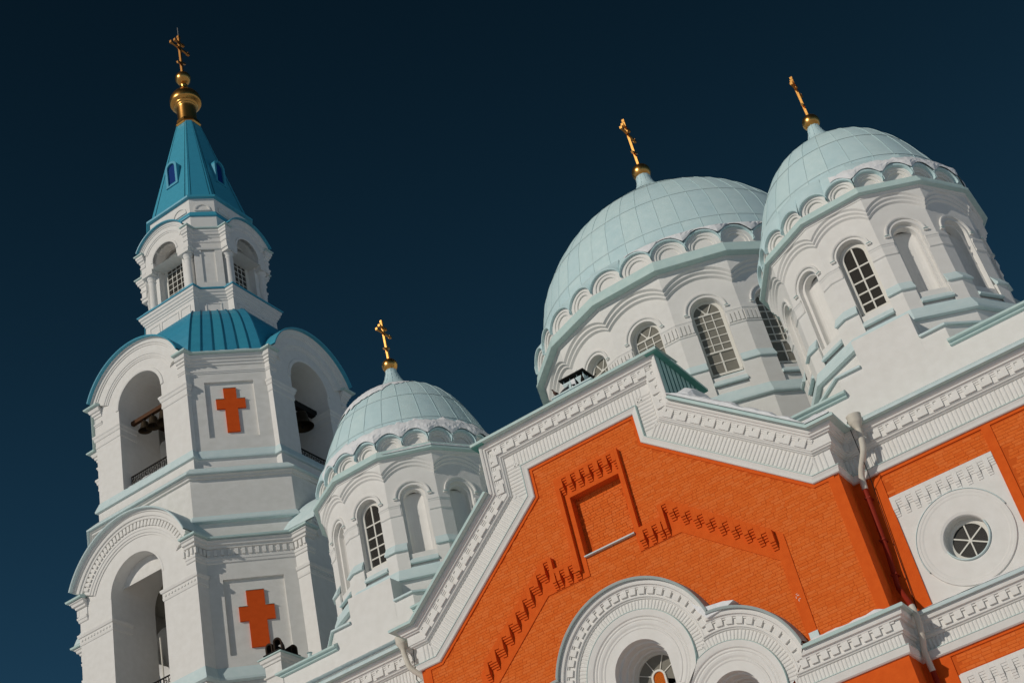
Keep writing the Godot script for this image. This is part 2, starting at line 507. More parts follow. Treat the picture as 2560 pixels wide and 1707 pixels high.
# one column of a corbel table: a block ending in three stepped courses; s scales its depth
func corbel(parent: Node, x0: float, x1: float, yb: float, top: Callable, z: float, m: Material, s := 1.0) -> void:
	var b := MB.new()
	b.prism(v2([x0, yb, x1, yb, x1, top.call(x1), x0, top.call(x0)]), z - 0.03, z + 0.15 * s)
	for i in 3:
		b.box(x0 + 0.004, yb - 0.068 * (i + 1), z - 0.03, x1 - 0.004, yb - 0.068 * i, z + (0.114 - 0.038 * i) * s)
	part("corbel", b, m, parent)
func build_front() -> void:
	make_ornaments()
	var F := thing("brick_transept", "orange brick gabled church front with zigzag corbel band and white fluted cornice", "facade", Vector3(XG, 0, 0))
	# wall core (mortar plane), split round the recessed panel and notched for the three arched windows
	var outline := v2([-7.03, GY, -7.03, 17.2, -6.4, 17.2, -2.0, 20.8, -2.0, 21.8, 2.0, 21.8, 2.0, 20.8, 6.4, 17.2, 7.03, 17.2, 7.03, GY])
	var b := MB.new()
	var low := v2([-7.03, GY, 7.03, GY, 7.03, 9.4, -7.03, 9.4])
	b.prism(low, -1.4, -0.037)
	var up := v2([-7.03, 9.4])
	var notch := func(cx: float, cy: float, r: float, n: int) -> void:
		up.append(Vector2(cx - r, 9.4))
		up.append_array(arc(cx, cy, r, 180, 0, n))
		up.append(Vector2(cx + r, 9.4))
	notch.call(-2.38, 12.5, 0.80, 16)
	notch.call(0.0, 14.27, 0.92, 16)
	notch.call(2.38, 12.5, 0.80, 16)
	up.append_array(v2([7.03, 9.4, 7.03, 17.2, 6.4, 17.2, 2.0, 20.8, 2.0, 21.8, -2.0, 21.8, -2.0, 20.8, -6.4, 17.2, -7.03, 17.2]))
	for clip in [v2([-9, 0, -0.80, 0, -0.80, 30, -9, 30]), v2([0.92, 0, 9, 0, 9, 30, 0.92, 30]), v2([-0.80, 20.13, 0.92, 20.13, 0.92, 30, -0.80, 30]), v2([-0.80, 0, 0.92, 0, 0.92, 18.15, -0.80, 18.15])]:
		for p in Geometry2D.intersect_polygons(up, clip):
			b.prism(p, -1.4, -0.037)
	b.quad(Vector3(-0.85, 18.1, -0.345), Vector3(0.97, 18.1, -0.345), Vector3(0.97, 20.2, -0.345), Vector3(-0.85, 20.2, -0.345))
	var core := part("brick_wall", b, M.mortar, F)
	# orange render skins on the returns of the block
	for s: float in [-1.0, 1.0]:
		b = MB.new()
		b.box(minf(s * 7.026, s * 7.032), GY, -1.42, maxf(s * 7.026, s * 7.032), 17.2, 0.0)
		part("side_wall", b, M.orange, F)
	var inside := func(x: float, y: float) -> bool:
		if absf(x) > 7.0 or y > 21.66 or y < 12.0:
			return false
		if y > 17.06 and absf(x) > 6.33 - (y - 17.06) / 0.818 and not (absf(x) < 1.92 and y > 20.4):
			return false
		if x > -0.82 and x < 0.94 and y > 18.13 and y < 20.15:
			return false
		if x * x + (y - 14.25) * (y - 14.25) < 5.0 or (absf(x) - 2.38) * (absf(x) - 2.38) + (y - 12.52) * (y - 12.52) < 4.2:
			return false
		if y < 12.9 and absf(x) > 3.5:
			return false
		return true
	lay_bricks(F, core, inside, -7.1, 7.1, 12.0, 21.7, -0.03, 250, 101)
	lay_bricks(F, core, func(x, y): return x > -0.82 and x < 0.94 and y > 18.1 and y < 20.16, -0.9, 1.0, 18.13, 20.2, -0.33, 40, 102)
	# smooth proud bands
	b = MB.new()
	b.sweep(v2(GABLE), false, v2([-0.095, -0.05, -0.095, 0.0, 0.03, 0.0]), FLAT)
	for s: float in [-1.0, 1.0]:
		var e := func(xa: float, ya: float, xb: float, yb: float) -> void:
			b.box(minf(xa * s, xb * s), ya, -0.06, maxf(xa * s, xb * s), yb, -0.001)
		e.call(6.71, 12.0, 7.03, 17.0)
		var pz := PackedVector2Array()
		for q in v2([1.13, 17.52, 2.27, 17.52, 4.74, 15.49, 4.74, 12.2, 5.04, 12.2, 5.04, 16.17, 2.18, 18.55, 1.84, 18.55, 1.84, 18.16, 1.13, 18.16]):
			pz.append(Vector2(q.x * s, q.y))
		b.prism(pz, -0.06, 0.0)
	b.box(-1.13, 17.52, -0.06, -0.80, 20.84, 0.001)
	b.box(0.92, 17.52, -0.06, 1.13, 20.84, 0.001)
	b.box(-0.80, 20.13, -0.06, 0.92, 20.84, 0.001)
	part("smooth_band", b, M.orange, F)
	# corbel tables
	var tband := part("corbel_band", MB.new(), M.orange, F)
	var bm := MB.new()
	bm.box(-1.13, 17.75, -0.02, -0.99, 20.842, 0.146)
	tband.mesh = bm.mesh()
	bm = MB.new()
	bm.box(1.03, 17.75, -0.02, 1.128, 20.842, 0.146)
	part("strip", bm, M.orange, tband)
	var ttop := func(_x): return 20.838
	corbel(tband, -0.988, -0.852, 20.48, ttop, 0, M.orange)
	for k in 6:
		var x := -0.85 + 0.32 * k
		corbel(tband, x, x + 0.158, 20.75, ttop, 0, M.orange)
		corbel(tband, x + 0.16, x + (0.318 if k < 5 else 0.28), 20.48, ttop, 0, M.orange)
	var rtop := func(x: float) -> float:
		var a := absf(x)
		if a < 1.841: return 18.158
		if a < 2.181: return 18.548
		return 18.55 - 0.832 * (a - 2.18)
	var cols := [[1.05, 1.208, 17.75], [1.21, 1.358, 18.02], [1.36, 1.508, 17.75], [1.51, 1.668, 18.02], [1.67, 1.80, 17.75], [1.802, 1.84, 18.02], [1.842, 1.968, 17.75], [1.97, 2.118, 18.47]]
	for k in 9:
		cols.append([2.12 + 0.3165 * k, 2.272 + 0.3165 * k, 18.13 - 0.265 * k])
		if k < 8:
			cols.append([2.274 + 0.3165 * k, 2.434 + 0.3165 * k, 18.21 - 0.265 * k])
	for s: float in [-1.0, 1.0]:
		for c in cols:
			corbel(tband, minf(c[0] * s, c[1] * s), maxf(c[0] * s, c[1] * s), c[2], rtop, 0, M.orange)
	# recessed panel's sill
	b = MB.new()
	b.sweep(v2([-0.795, -0.34, 0.915, -0.34]), false, v2([0.0, 18.12, 0.37, 18.10, 0.42, 18.10, 0.42, 18.135, 0.0, 18.34]), PLAN)
	part("sill", b, M.ledge, F)
	# gable cornice
	b = MB.new()
	b.sweep(v2(GABLE), false, prof_big(), FLAT, false)
	var pb := shift_prof(prof_big(), 17.09)
	b.sweep(v2([6.9, 0, 7.03, 0, 7.03, -1.1]), false, pb, PLAN, false, Vector2.INF, Vector2(1, 1))
	b.sweep(v2([-7.03, -1.1, -7.03, 0, -6.9, 0]), false, pb, PLAN, false, Vector2(-1, 1))
	var corn := part("gable_cornice", b, M.white, F)
	b = MB.new()
	b.sweep(v2(GABLE), false, v2([0.18, 0.05, 0.18, 0.135, 0.197, 0.135, 0.215, 0.02]), FLAT, false)
	var pl := v2([0.05, 17.27, 0.135, 17.27, 0.135, 17.287, 0.02, 17.305])
	b.sweep(v2([6.9, 0, 7.03, 0, 7.03, -1.1]), false, pl, PLAN, false, Vector2.INF, Vector2(1, 1))
	b.sweep(v2([-7.03, -1.1, -7.03, 0, -6.9, 0]), false, pl, PLAN, false, Vector2(-1, 1))
	part("cornice_flashing", b, M.edge, F)
	var fl := MB.new()
	var gp := v2(GABLE)
	for i in gp.size() - 1:
		var a := gp[i]; var c := gp[i + 1]
		var d := (c - a).normalized()
		var nn := Vector2(-d.y, d.x)
		var g2 := [0.0, 0.0]
		for e2 in 2:
			var j := i + e2
			if j > 0 and j < gp.size() - 1:
				var d0 := (gp[j] - gp[j - 1]).normalized(); var d1 := (gp[j + 1] - gp[j]).normalized()
				var n0 := Vector2(-d0.y, d0.x); var n1 := Vector2(-d1.y, d1.x)
				var m := (n0 + n1) / (1.0 + n0.dot(n1))
				g2[e2] = m.dot(d) * (-1.0 if e2 == 0 else 1.0)
		ornament(corn, Vector3(a.x, a.y, 0), Vector3(c.x, c.y, 0), Vector3(nn.x, nn.y, 0), true, fl, 1.0, g2[0], g2[1], i != 0 and i != gp.size() - 2)
	stuff(part("flutes", fl, M.white, corn))
	# eaves of the gable
	b = MB.new()
	var so := MB.new()
	var e_top := v2([1.335, 0.545, 1.34, 0.575, 1.41, 0.585, 1.44, 0.56, 1.56, -1.0])
	var e_sof := v2([1.332, 0.36, 1.334, 0.56])
	for pth in [[v2([-3.42, 21.67, 3.42, 21.67]), Vector2.INF, Vector2.INF], [v2([-6.9, 17.09, -6.30, 17.09, -1.90, 20.69]), Vector2.INF, Vector2(-1.0, 0.477)], [v2([1.90, 20.69, 6.30, 17.09, 6.9, 17.09]), Vector2(1.0, 0.477), Vector2.INF]]:
		b.sweep(pth[0], false, e_top, FLAT, false, pth[1], pth[2])
		so.sweep(pth[0], false, e_sof, FLAT, false, pth[1], pth[2])
	for q in [[v2([6.9, 0, 7.03, 0, 7.03, -1.1]), Vector2.INF, Vector2(1, 1)], [v2([-7.03, -1.1, -7.03, 0, -6.9, 0]), Vector2(-1, 1), Vector2.INF]]:
		b.sweep(q[0], false, v2([0.545, 18.425, 0.575, 18.43, 0.585, 18.50, 0.56, 18.53, 0.0, 18.66, -0.8, 18.85]), PLAN, false, q[1], q[2])
		so.sweep(q[0], false, v2([0.36, 18.422, 0.56, 18.424]), PLAN, false, q[1], q[2])
	part("eaves", b, M.edge, F)
	part("soffit", so, M.under, F)
	# raised middle of the gable behind the cornice: seamed metal cheeks and roof
	for s: float in [-1.0, 1.0]:
		b = MB.new()
		b.box(minf(s * 3.18, s * 3.24), 21.27, -2.55, maxf(s * 3.18, s * 3.24), 22.98, 0.34)
		var ck := part("metal_cheek", b, M.teal, F)
		for k in 8:
			b = MB.new()
			var z := 0.05 - 0.335 * k
			b.box(minf(s * 3.24, s * 3.262), 21.3, z - 0.012, maxf(s * 3.24, s * 3.262), 22.97, z + 0.012)
			part("seam", b, M.tealdark, ck)
		b = MB.new()
		b.box(minf(s * 3.0, s * 3.42), 22.985, -2.95, maxf(s * 3.0, s * 3.42), 23.01, 0.54)
		part("cheek_eave", b, M.tealeave, ck)
	b = MB.new()
	b.box(-3.2, 20.0, -2.5, 3.2, 22.97, -0.9)
	b.prism(v2([-3.43, 23.012, 3.43, 23.012, 3.43, 23.08, 0.0, 23.55, -3.43, 23.08]), -2.95, -0.4)
	part("ridge_block", b, M.edge, F)
	b = MB.new()
	b.prism(v2([-6.95, 16.0, 6.95, 16.0, 6.95, 18.45, 2.6, 22.0, -2.6, 22.0, -6.95, 18.45]), -9.0, -0.8)
	part("roof", b, M.edge, F)
	# snow on the slopes and on the flat middle
	b = MB.new()
	snow_bar(b, Vector3(3.25, 21.50, 0.50), Vector3(6.75, 18.62, 0.50), Vector3(0, 0, -2.4), Vector3(0.627, 0.779, 0), 0.30, 0.20, 21)
	snow_bar(b, Vector3(3.27, 21.55, 0.1), Vector3(4.5, 20.58, 0.1), Vector3(0, 0.35, -2.4), Vector3(0.627, 0.779, 0), 0.62, 0.10, 26)
	snow_bar(b, Vector3(6.72, 18.60, 0.48), Vector3(7.5, 18.60, 0.48), Vector3(0, 0, -1.4), Vector3(0, 1, 0), 0.20, 0.22, 22)
	snow_bar(b, Vector3(-6.6, 18.70, 0.2), Vector3(-3.25, 21.42, 0.2), Vector3(0, 0, -2.2), Vector3(-0.627, 0.779, 0), 0.05, 0.05, 23)
	snow_bar(b, Vector3(-3.3, 23.11, 0.45), Vector3(3.3, 23.11, 0.45), Vector3(0, 0, -1.6), Vector3(0, 1, 0), 0.035, 0.035, 24)
	snow_bar(b, Vector3(3.36, 23.05, 0.40), Vector3(3.36, 23.05, -2.8), Vector3(-1.0, 0.2, 0), Vector3(0, 1, 0), 0.10, 0.12, 25)
	stuff(part("roof_snow", b, M.snow, F))
	# three linked arches with fluted surrounds
	var ps := prof_small(0.93)
	var arcp := func(rb: float) -> PackedVector2Array:
		var o := PackedVector2Array()
		for q in ps:
			o.append(Vector2(rb + q.x, q.y))
		return o
	var cdir := deg_to_rad(-36.0)
	var c_hi := func(r: float): return PI - (cdir + acos(clampf(1.59 / r, -1, 1)))
	var c_lo := func(r: float): return cdir + acos(clampf(1.59 / r, -1, 1))
	var s_in := func(r: float): return (PI + cdir) - acos(clampf(1.352 / r, -1, 1))
	var s_out := func(r: float): return deg_to_rad(lerpf(-18.0, 12.0, clampf((r - 1.3) / 1.0, 0, 1.2)))
	var mir := func(f: Callable) -> Callable: return func(r: float): return PI - f.call(r)
	var specs := [[Vector2(0.0, 14.25), 1.49, c_hi, c_lo, 56, 0.86, 14.27], [Vector2(2.38, 12.52), 1.31, s_in, s_out, 48, 0.74, 12.5], [Vector2(-2.38, 12.52), 1.31, mir.call(s_out), mir.call(s_in), 48, 0.74, 12.5]]
	for i in 3:
		var sp: Array = specs[i]
		var c: Vector2 = sp[0]
		var rb: float = sp[1]
		b = MB.new()
		b.arcsweep(c, arcp.call(rb), sp[2], sp[3], sp[4])
		b.arcsweep(c, v2([rb - 0.34, -0.01, rb - 0.30, 0.02, rb - 0.27, 0.02, rb - 0.25, -0.005, rb - 0.19, 0.035, rb - 0.13, 0.05, rb - 0.09, 0.03, rb - 0.06, 0.06, rb - 0.03, 0.06, rb + 0.01, 0.04]), sp[2], sp[3], sp[4])
		var zt := -0.004 * i
		b.arch_panel(c.x - rb + 0.02, c.x + rb - 0.02, 9.4, func(x): return c.y + sqrt(maxf(0.01, (rb - 0.02) * (rb - 0.02) - (x - c.x) * (x - c.x))), sp[5], sp[6], 9.5, zt, -0.26, c.x, 28)
		var leg := PackedVector2Array([Vector2(c.x - 0.70 * sp[5] / 0.86, 9.5)])
		var rr: float = 0.70 * sp[5] / 0.86
		leg.append_array(arc(c.x, sp[6], rr, 180, 0, 28))
		leg.append(Vector2(c.x + rr, 9.5))
		var k: float = sp[5] / 0.86
		b.sweep(leg, false, v2([0.0, -1.05, 0.0, -0.80, 0.045 * k, -0.78, 0.05 * k, -0.55, 0.10 * k, -0.53, 0.105 * k, -0.27, 0.165 * k, -0.25]), FLAT, false)
		var ar := part("arch_surround", b, M.white, F)
		b = MB.new()
		var ring := func(rl: float, rh: float, z0: float, z1: float) -> void:
			b.arcsweep(c, v2([rl, z0, rl, z1, rh, z1 + 0.003, rh + 0.012, z0]), sp[2], sp[3], sp[4])
		ring.call(rb + 0.195, rb + 0.207, 0.06, 0.142)
		part("arch_flashing", b, M.edge, ar)
		b = MB.new()
		b.arcsweep(c, v2([rb + 0.985, 0.24, rb + 0.985, 0.41, rb + 1.03, 0.425, rb + 1.06, 0.41, rb + 1.10, -0.06]), sp[2], sp[3], sp[4])
		part("arch_eave", b, M.greymetal, ar)
		# dentils and flutes round the arch
		fl = MB.new()
		var rd: float = rb + 0.72
		var a0: float = sp[2].call(rd); var a1: float = sp[3].call(rd)
		var cnt := int(roundf((a0 - a1) * rd / 0.29))
		for j in cnt:
			var a := lerpf(a0, a1, (j + 0.45) / cnt)
			var u := Vector3(cos(a), sin(a), 0)
			part("dentil", dentil_small, M.white, ar, Transform3D(Basis(Vector3(u.y, -u.x, 0), u * 0.93, Vector3(0, 0, 1)), Vector3(c.x, c.y, 0) + u * rb))
		var rf: float = rb + 0.36
		a0 = sp[2].call(rf); a1 = sp[3].call(rf)
		cnt = int(roundf((a0 - a1) * rf / 0.105))
		for j in cnt:
			var a := lerpf(a0, a1, (j + 0.5) / cnt)
			var u := Vector3(cos(a), sin(a), 0)
			fl.x = Transform3D(Basis(Vector3(u.y, -u.x, 0), u, Vector3(0, 0, 1)), Vector3(c.x, c.y, 0) + u * rb)
			fl.cbox(-0.034, 0.225, 0.035, 0.034, 0.485, 0.068, 0.018)
		stuff(part("flutes", fl, M.white, ar))
		arch_window(F, c.x, sp[6], rr - 0.01, -1.0)
	b = MB.new()
	b.prism(v2([2.04, 15.34, 2.16, 15.20, 2.30, 15.09, 2.45, 15.03, 2.70, 15.0, 2.95, 14.97, 3.25, 14.88, 3.05, 14.80, 2.38, 14.72, 2.20, 14.95]), 0.0, 0.37)
	stuff(part("ledge_snow", b, M.snow, F))
	# lower cornice
	b = MB.new()
	fl = MB.new()
	var p1 := prof_small(1.0)
	b.sweep(v2([3.72, 11.83, 6.9, 11.83]), false, p1, FLAT, false, Vector2(0.84, 1.0))
	var ps2 := shift_prof(p1, 11.83)
	b.sweep(v2([6.9, 0, 7.03, 0, 7.03, -1.1]), false, ps2, PLAN, false, Vector2.INF, Vector2(1, 1))
	var lc := part("lower_cornice", b, M.white, F)
	b = MB.new()
	b.sweep(v2([-6.9, 11.83, -3.72, 11.83]), false, p1, FLAT, false, Vector2.INF, Vector2(-0.84, 1.0))
	part("lower_cornice", b, M.white, F)
	ornament(lc, Vector3(3.72, 11.83, 0), Vector3(7.0, 11.83, 0), Vector3.UP, false, fl, 1.0, -0.84, 0.0)
	stuff(part("flutes", fl, M.white, lc))
	b = MB.new()
	b.sweep(v2([3.72, 11.83, 6.9, 11.83]), false, v2([1.062, 0.25, 1.064, 0.42, 1.13, 0.435, 1.16, 0.41, 1.24, -0.05]), FLAT, false, Vector2(0.84, 1.0))
	b.sweep(v2([6.9, 0, 7.03, 0, 7.03, -1.1]), false, v2([0.25, 12.892, 0.42, 12.894, 0.435, 12.96, 0.41, 12.99, -0.05, 13.07]), PLAN, false, Vector2.INF, Vector2(1, 1))
	b.sweep(v2([3.72, 11.83, 6.9, 11.83]), false, v2([0.208, 0.06, 0.208, 0.145, 0.222, 0.145, 0.24, 0.03]), FLAT, false, Vector2(0.84, 1.0))
	b.sweep(v2([6.9, 0, 7.03, 0, 7.03, -1.1]), false, v2([0.06, 12.038, 0.145, 12.038, 0.145, 12.052, 0.03, 12.07]), PLAN, false, Vector2.INF, Vector2(1, 1))
	part("cornice_flashing", b, M.edge, F)
	b = MB.new()
	snow_bar(b, Vector3(4.75, 13.0, 0.0), Vector3(6.95, 13.0, 0.0), Vector3(0, 0, 0.36), Vector3(0, 1, 0), 0.10, 0.14, 33)
	stuff(part("ledge_snow", b, M.snow, F))
	b = MB.new()
	b.box(4.80, 13.02, 0.0, 5.06, 13.34, 0.02)
	part("flashing_tab", b, M.ledge, F)
	# orange skin and bricks under the lower cornice
	b = MB.new()
	b.box(5.05, 9.5, -0.06, 7.03, 11.86, -0.001)
	part("smooth_band", b, M.orange, F)
	b = MB.new()
	for q in [[5.075, 16.0 - 1.05, 0.05, 0.012], [5.09, 14.90, 0.07, 0.014], [5.055, 14.84, 0.012, 0.06], [5.12, 14.80, 0.05, 0.012], [5.10, 14.74, 0.014, 0.06]]:
		b.box(q[0] - 0.26, q[1] - 0.5, -0.002, q[0] - 0.26 + q[2], q[1] - 0.5 + q[3], 0.003)
	part("chipped_paint", b, M.white2, F)

# uneven bar of snow along a-b, deep along dep, piled along up
func snow_bar(mb: MB, a: Vector3, b: Vector3, dep: Vector3, up: Vector3, lo: float, hi: float, seed_: int) -> void:
	var L := (b - a).length()
	var k := maxi(3, int(L / 0.12))
	var prev := []
	for i in k + 1:
		var t := float(i) / k
		var p := a.lerp(b, t)
		var hgt := (lerpf(lo, hi, t)) * (0.75 + 0.5 * nz.get_noise_2d(t * L * 4.0, seed_ * 13.0)) * minf(1.0, 0.35 + 6.0 * minf(t, 1.0 - t))
		var w := 1.0 + 0.10 * nz.get_noise_2d(t * L * 5.0, seed_ * 31.0)
		var row := []
		for q in [[0.0, 0.0], [-0.01, 0.45], [0.06, 0.85], [0.2, 1.0], [0.5, 1.05], [0.85, 0.9], [1.0, 0.0]]:
			row.append(p + dep * (q[0] * w) + up * (hgt * q[1]))
		if i > 0:
			for j in row.size() - 1:
				mb.quad(prev[j], row[j], row[j + 1], prev[j + 1])
		else:
			for j in range(1, row.size() - 1):
				mb.tri(row[0], row[j], row[j + 1])
		prev = row
	for j in range(1, prev.size() - 1):
		mb.tri(prev[0], prev[j], prev[j + 1])

# fanlight over a tall window: radial bars, small amber arched pane in the middle
func arch_window(parent: Node, cx: float, cy: float, r: float, z: float) -> void:
	var b := MB.new()
	b.sweep(arc(cx, cy, r - 0.05, 180, 0, 24), false, v2([0.0, z - 0.04, 0.0, z + 0.05, 0.06, z + 0.05]), FLAT, false)
	for s: float in [-1.0, 1.0]:
		b.box(cx + s * (r - 0.025) - 0.03, 9.5, z - 0.04, cx + s * (r - 0.025) + 0.03, cy, z + 0.05)
	for a in [25.0, 65.0, 115.0, 155.0]:
		b.x = Transform3D(Basis(Vector3(0, 0, 1), deg_to_rad(a)), Vector3(cx, cy, z))
		b.box(0.20, -0.011, -0.02, r - 0.03, 0.011, 0.035)
	b.x = Transform3D.IDENTITY
	b.sweep(arc(cx, cy, 0.17, 180, 0, 16), false, v2([0.0, z - 0.02, 0.0, z + 0.06, 0.055, z + 0.06, 0.055, z - 0.02]), FLAT, false)
	for s: float in [-1.0, 1.0]:
		b.box(cx + s * 0.1975 - 0.0275, cy - 1.2, z - 0.02, cx + s * 0.1975 + 0.0275, cy, z + 0.06)
	var w := part("window", b, M.frame, parent)
	var edges := [-25.0, 25.0, 65.0, 115.0, 155.0, 205.0]
	for i in 5:
		b = MB.new()
		var pl := arc(cx, cy, r - 0.04, edges[i] + 1.2, edges[i + 1] - 1.2, 8)
		var q := arc(cx, cy, 0.21, edges[i + 1] - 2.0, edges[i] + 2.0, 8)
		pl.append_array(q)
		b.prism(pl, z - 0.006, z)
		part("pane", b, M.dusty, w)
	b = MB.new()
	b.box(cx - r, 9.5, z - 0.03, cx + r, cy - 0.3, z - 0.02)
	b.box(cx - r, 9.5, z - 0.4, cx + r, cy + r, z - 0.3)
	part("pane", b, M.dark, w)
	b = MB.new()
	var ap := arc(cx, cy, 0.168, 0, 180, 14)
	ap.append(Vector2(cx - 0.168, cy - 1.2))
	ap.append(Vector2(cx + 0.168, cy - 1.2))
	b.prism(ap, z, z + 0.02)
	tag(part("picture_pane", b, M.amber, w), "amber painted pane", "")

# ------------------------------------------------------------------ side wings
func plate_hole(mb: MB, x0: float, x1: float, y0: float, y1: float, cx: float, cy: float, r: float, z: float) -> void:
	var an := []
	for i in 64:
		an.append(TAU * i / 64.0)
	for c in [[x0, y0], [x1, y0], [x1, y1], [x0, y1]]:
		an.append(fposmod(atan2(c[1] - cy, c[0] - cx), TAU))
	an.sort()
	var outp := func(a: float) -> Vector3:
		var d := Vector2(cos(a), sin(a))
		var t := 1e9
		if d.x > 1e-6: t = minf(t, (x1 - cx) / d.x)
		if d.x < -1e-6: t = minf(t, (x0 - cx) / d.x)
		if d.y > 1e-6: t = minf(t, (y1 - cy) / d.y)
		if d.y < -1e-6: t = minf(t, (y0 - cy) / d.y)
		return Vector3(cx + d.x * t, cy + d.y * t, z)
	for i in an.size():
		var a: float = an[i]; var b: float = an[(i + 1) % an.size()]
		mb.quad(Vector3(cx + r * cos(a), cy + r * sin(a), z), outp.call(a), outp.call(b), Vector3(cx + r * cos(b), cy + r * sin(b), z))
func ring(mb: MB, cx: float, cy: float, prof: PackedVector2Array, a0 := 0.0, a1 := 360.0, seg := 56) -> void:
	mb.arcsweep(Vector2(cx, cy), prof, func(_r): return deg_to_rad(a1), func(_r): return deg_to_rad(a0), seg)
func build_wings() -> void:
	const Z := -1.1
	for s: float in [1.0, -1.0]:
		var W := thing("side_wing", "orange brick wing with white panel and round window beside the gable" if s > 0 else "wing with white fluted cornice between the gable and the bell tower", "wing", Vector3(XG, 0, 0))
		var bx := func(b: MB, xa: float, ya: float, za: float, xb: float, yb: float, zb: float) -> void:
			b.box(minf(xa * s, xb * s), ya, za, maxf(xa * s, xb * s), yb, zb)
		var b := MB.new()
		bx.call(b, 7.0, GY, -2.4, 14.0, 9.0, Z - 0.037)
		bx.call(b, 7.0, 9.0, -2.4, 7.79, 17.2, Z - 0.037)
		bx.call(b, 10.75, 9.0, -2.4, 14.0, 17.2, Z - 0.037)
		bx.call(b, 7.79, 16.3, -2.4, 10.75, 17.2, Z - 0.037)
		bx.call(b, 7.79, 9.0, -2.4, 10.75, 12.9, Z - 0.037)
		var core := part("brick_wall", b, M.mortar, W)
		var inside := func(x: float, y: float) -> bool:
			var a := x * s
			if a < 7.78 or a > 14.0 or y > 17.02: return false
			if y < 12.9: return y > 11.25 and y < 11.85 and a > 7.8
			if a < 11.02: return y > 16.31
			return true
		lay_bricks(W, core, inside, 7.0 if s > 0 else -14.0, 14.0 if s > 0 else -7.0, 11.2, 17.05, Z - 0.03, 290 if s > 0 else 0, 111)
		b = MB.new()
		bx.call(b, 7.03, 11.8, Z - 0.06, 7.805, 17.0, Z)
		bx.call(b, 10.745, 12.9, Z - 0.06, 11.0, 16.999, Z)
		bx.call(b, 7.805, 16.995, Z - 0.06, 14.0, 17.15, Z - 0.002)
		bx.call(b, 7.03, 9.0, Z - 0.06, 7.74, 11.8, Z - 0.001)
		bx.call(b, 7.74, 11.75, Z - 0.06, 14.0, 11.9, Z - 0.002)
		part("smooth_band", b, M.orange, W)
		# upper and lower cornice
		var pth := v2([7.03, Z, 14.0, Z]) if s > 0 else v2([-14.0, Z, -7.03, Z])
		var m0 := Vector2(1, 1) if s > 0 else Vector2.INF
		var m1 := Vector2.INF if s > 0 else Vector2(-1, 1)
		b = MB.new()
		b.sweep(pth, false, shift_prof(prof_big(), 17.09), PLAN, true, m0, m1)
		var c1 := part("upper_cornice", b, M.white, W)
		var fl := MB.new()
		var a3 := Vector3(pth[0].x, 17.09, Z); var b3 := Vector3(pth[1].x, 17.09, Z)
		ornament(c1, a3, b3, Vector3.UP, true, fl)
		stuff(part("flutes", fl, M.white, c1))
		b = MB.new()
		b.sweep(pth, false, shift_prof(prof_small(1.0), 11.83), PLAN, true, m0, m1)
		var c2 := part("lower_cornice", b, M.white, W)
		fl = MB.new()
		a3.y = 11.83; b3.y = 11.83
		ornament(c2, a3, b3, Vector3.UP, false, fl)
		stuff(part("flutes", fl, M.white, c2))
		b = MB.new()
		b.sweep(pth, false, v2([0.05, 17.27, 0.135, 17.27, 0.135, 17.287, 0.02, 17.305]), PLAN, false, m0, m1)
		b.sweep(pth, false, v2([0.06, 12.038, 0.145, 12.038, 0.145, 12.052, 0.03, 12.07]), PLAN, false, m0, m1)
		part("cornice_flashing", b, M.edge, W)
		b = MB.new()
		b.sweep(pth, false, v2([0.545, 18.425, 0.575, 18.43, 0.585, 18.50, 0.56, 18.53, -0.23, 18.98]), PLAN, false, m0, m1)
		part("metal_eaves", b, M.ledge, W)
		b = MB.new()
		b.sweep(pth, false, v2([0.25, 12.892, 0.42, 12.894, 0.435, 12.96, 0.41, 12.99, -0.06, 13.07]), PLAN, false, m0, m1)
		part("metal_eaves", b, M.ledge, W)
		b = MB.new()
		b.sweep(pth, false, v2([0.36, 18.422, 0.56, 18.424]), PLAN, false, m0, m1)
		part("soffit", b, M.under, W)
		# white panel with round window
		b = MB.new()
		var cx := 9.28 * s; var cy := 14.46
		var xa := minf(7.79 * s, 10.75 * s); var xb := maxf(7.79 * s, 10.75 * s)
		plate_hole(b, xa, xb, 12.9, 16.0, cx, cy, 1.30, Z - 0.055)
		b.box(xa, 16.0, Z - 0.2, xb, 16.315, Z - 0.054)
		ring(b, cx, cy, v2([0.585, Z - 0.46, 0.585, Z - 0.10, 0.61, Z - 0.055, 0.68, Z - 0.03, 0.80, Z - 0.035, 1.10, Z - 0.028, 1.14, Z - 0.015, 1.20, Z - 0.015, 1.22, Z - 0.005, 1.29, Z - 0.005, 1.305, Z - 0.06]))
		var pan := part("white_panel", b, M.white, W)
		for k in 10:
			var x := xa + 0.02 + 0.293 * k
			var tp := func(_x): return 16.31
			corbel(pan, x, x + 0.135, 15.93, tp, Z - 0.055, M.white, 0.45)
			corbel(pan, x + 0.136, x + 0.292, 16.17, tp, Z - 0.055, M.white, 0.45)
		b = MB.new()
		ring(b, cx, cy, v2([1.298, Z - 0.05, 1.298, Z + 0.012, 1.313, Z + 0.012, 1.33, Z - 0.05]), 18, 203, 40)
		ring(b, cx, cy, v2([0.56, Z - 0.30, 0.585, Z + 0.0, 0.60, Z + 0.03, 0.625, Z + 0.03, 0.64, Z - 0.05]), 197, 380, 40)
		part("flashing", b, M.ledge, pan)
		b = MB.new()
		ring(b, cx, cy, v2([0.46, -1.54, 0.46, -1.47, 0.50, -1.455, 0.59, -1.455]))
		for k in 6:
			b.x = Transform3D(Basis(Vector3(0, 0, 1), deg_to_rad(31.0 + 60.0 * k)), Vector3(cx, cy, -1.5))
			b.box(0.0, -0.018, -0.02, 0.47, 0.018, 0.02)
			b.box(0.02, -0.014, -0.14, 0.47, 0.014, -0.115)
		b.x = Transform3D.IDENTITY
		ring(b, cx, cy, v2([0.0, -1.472, 0.05, -1.475, 0.06, -1.52]), 0, 360, 16)
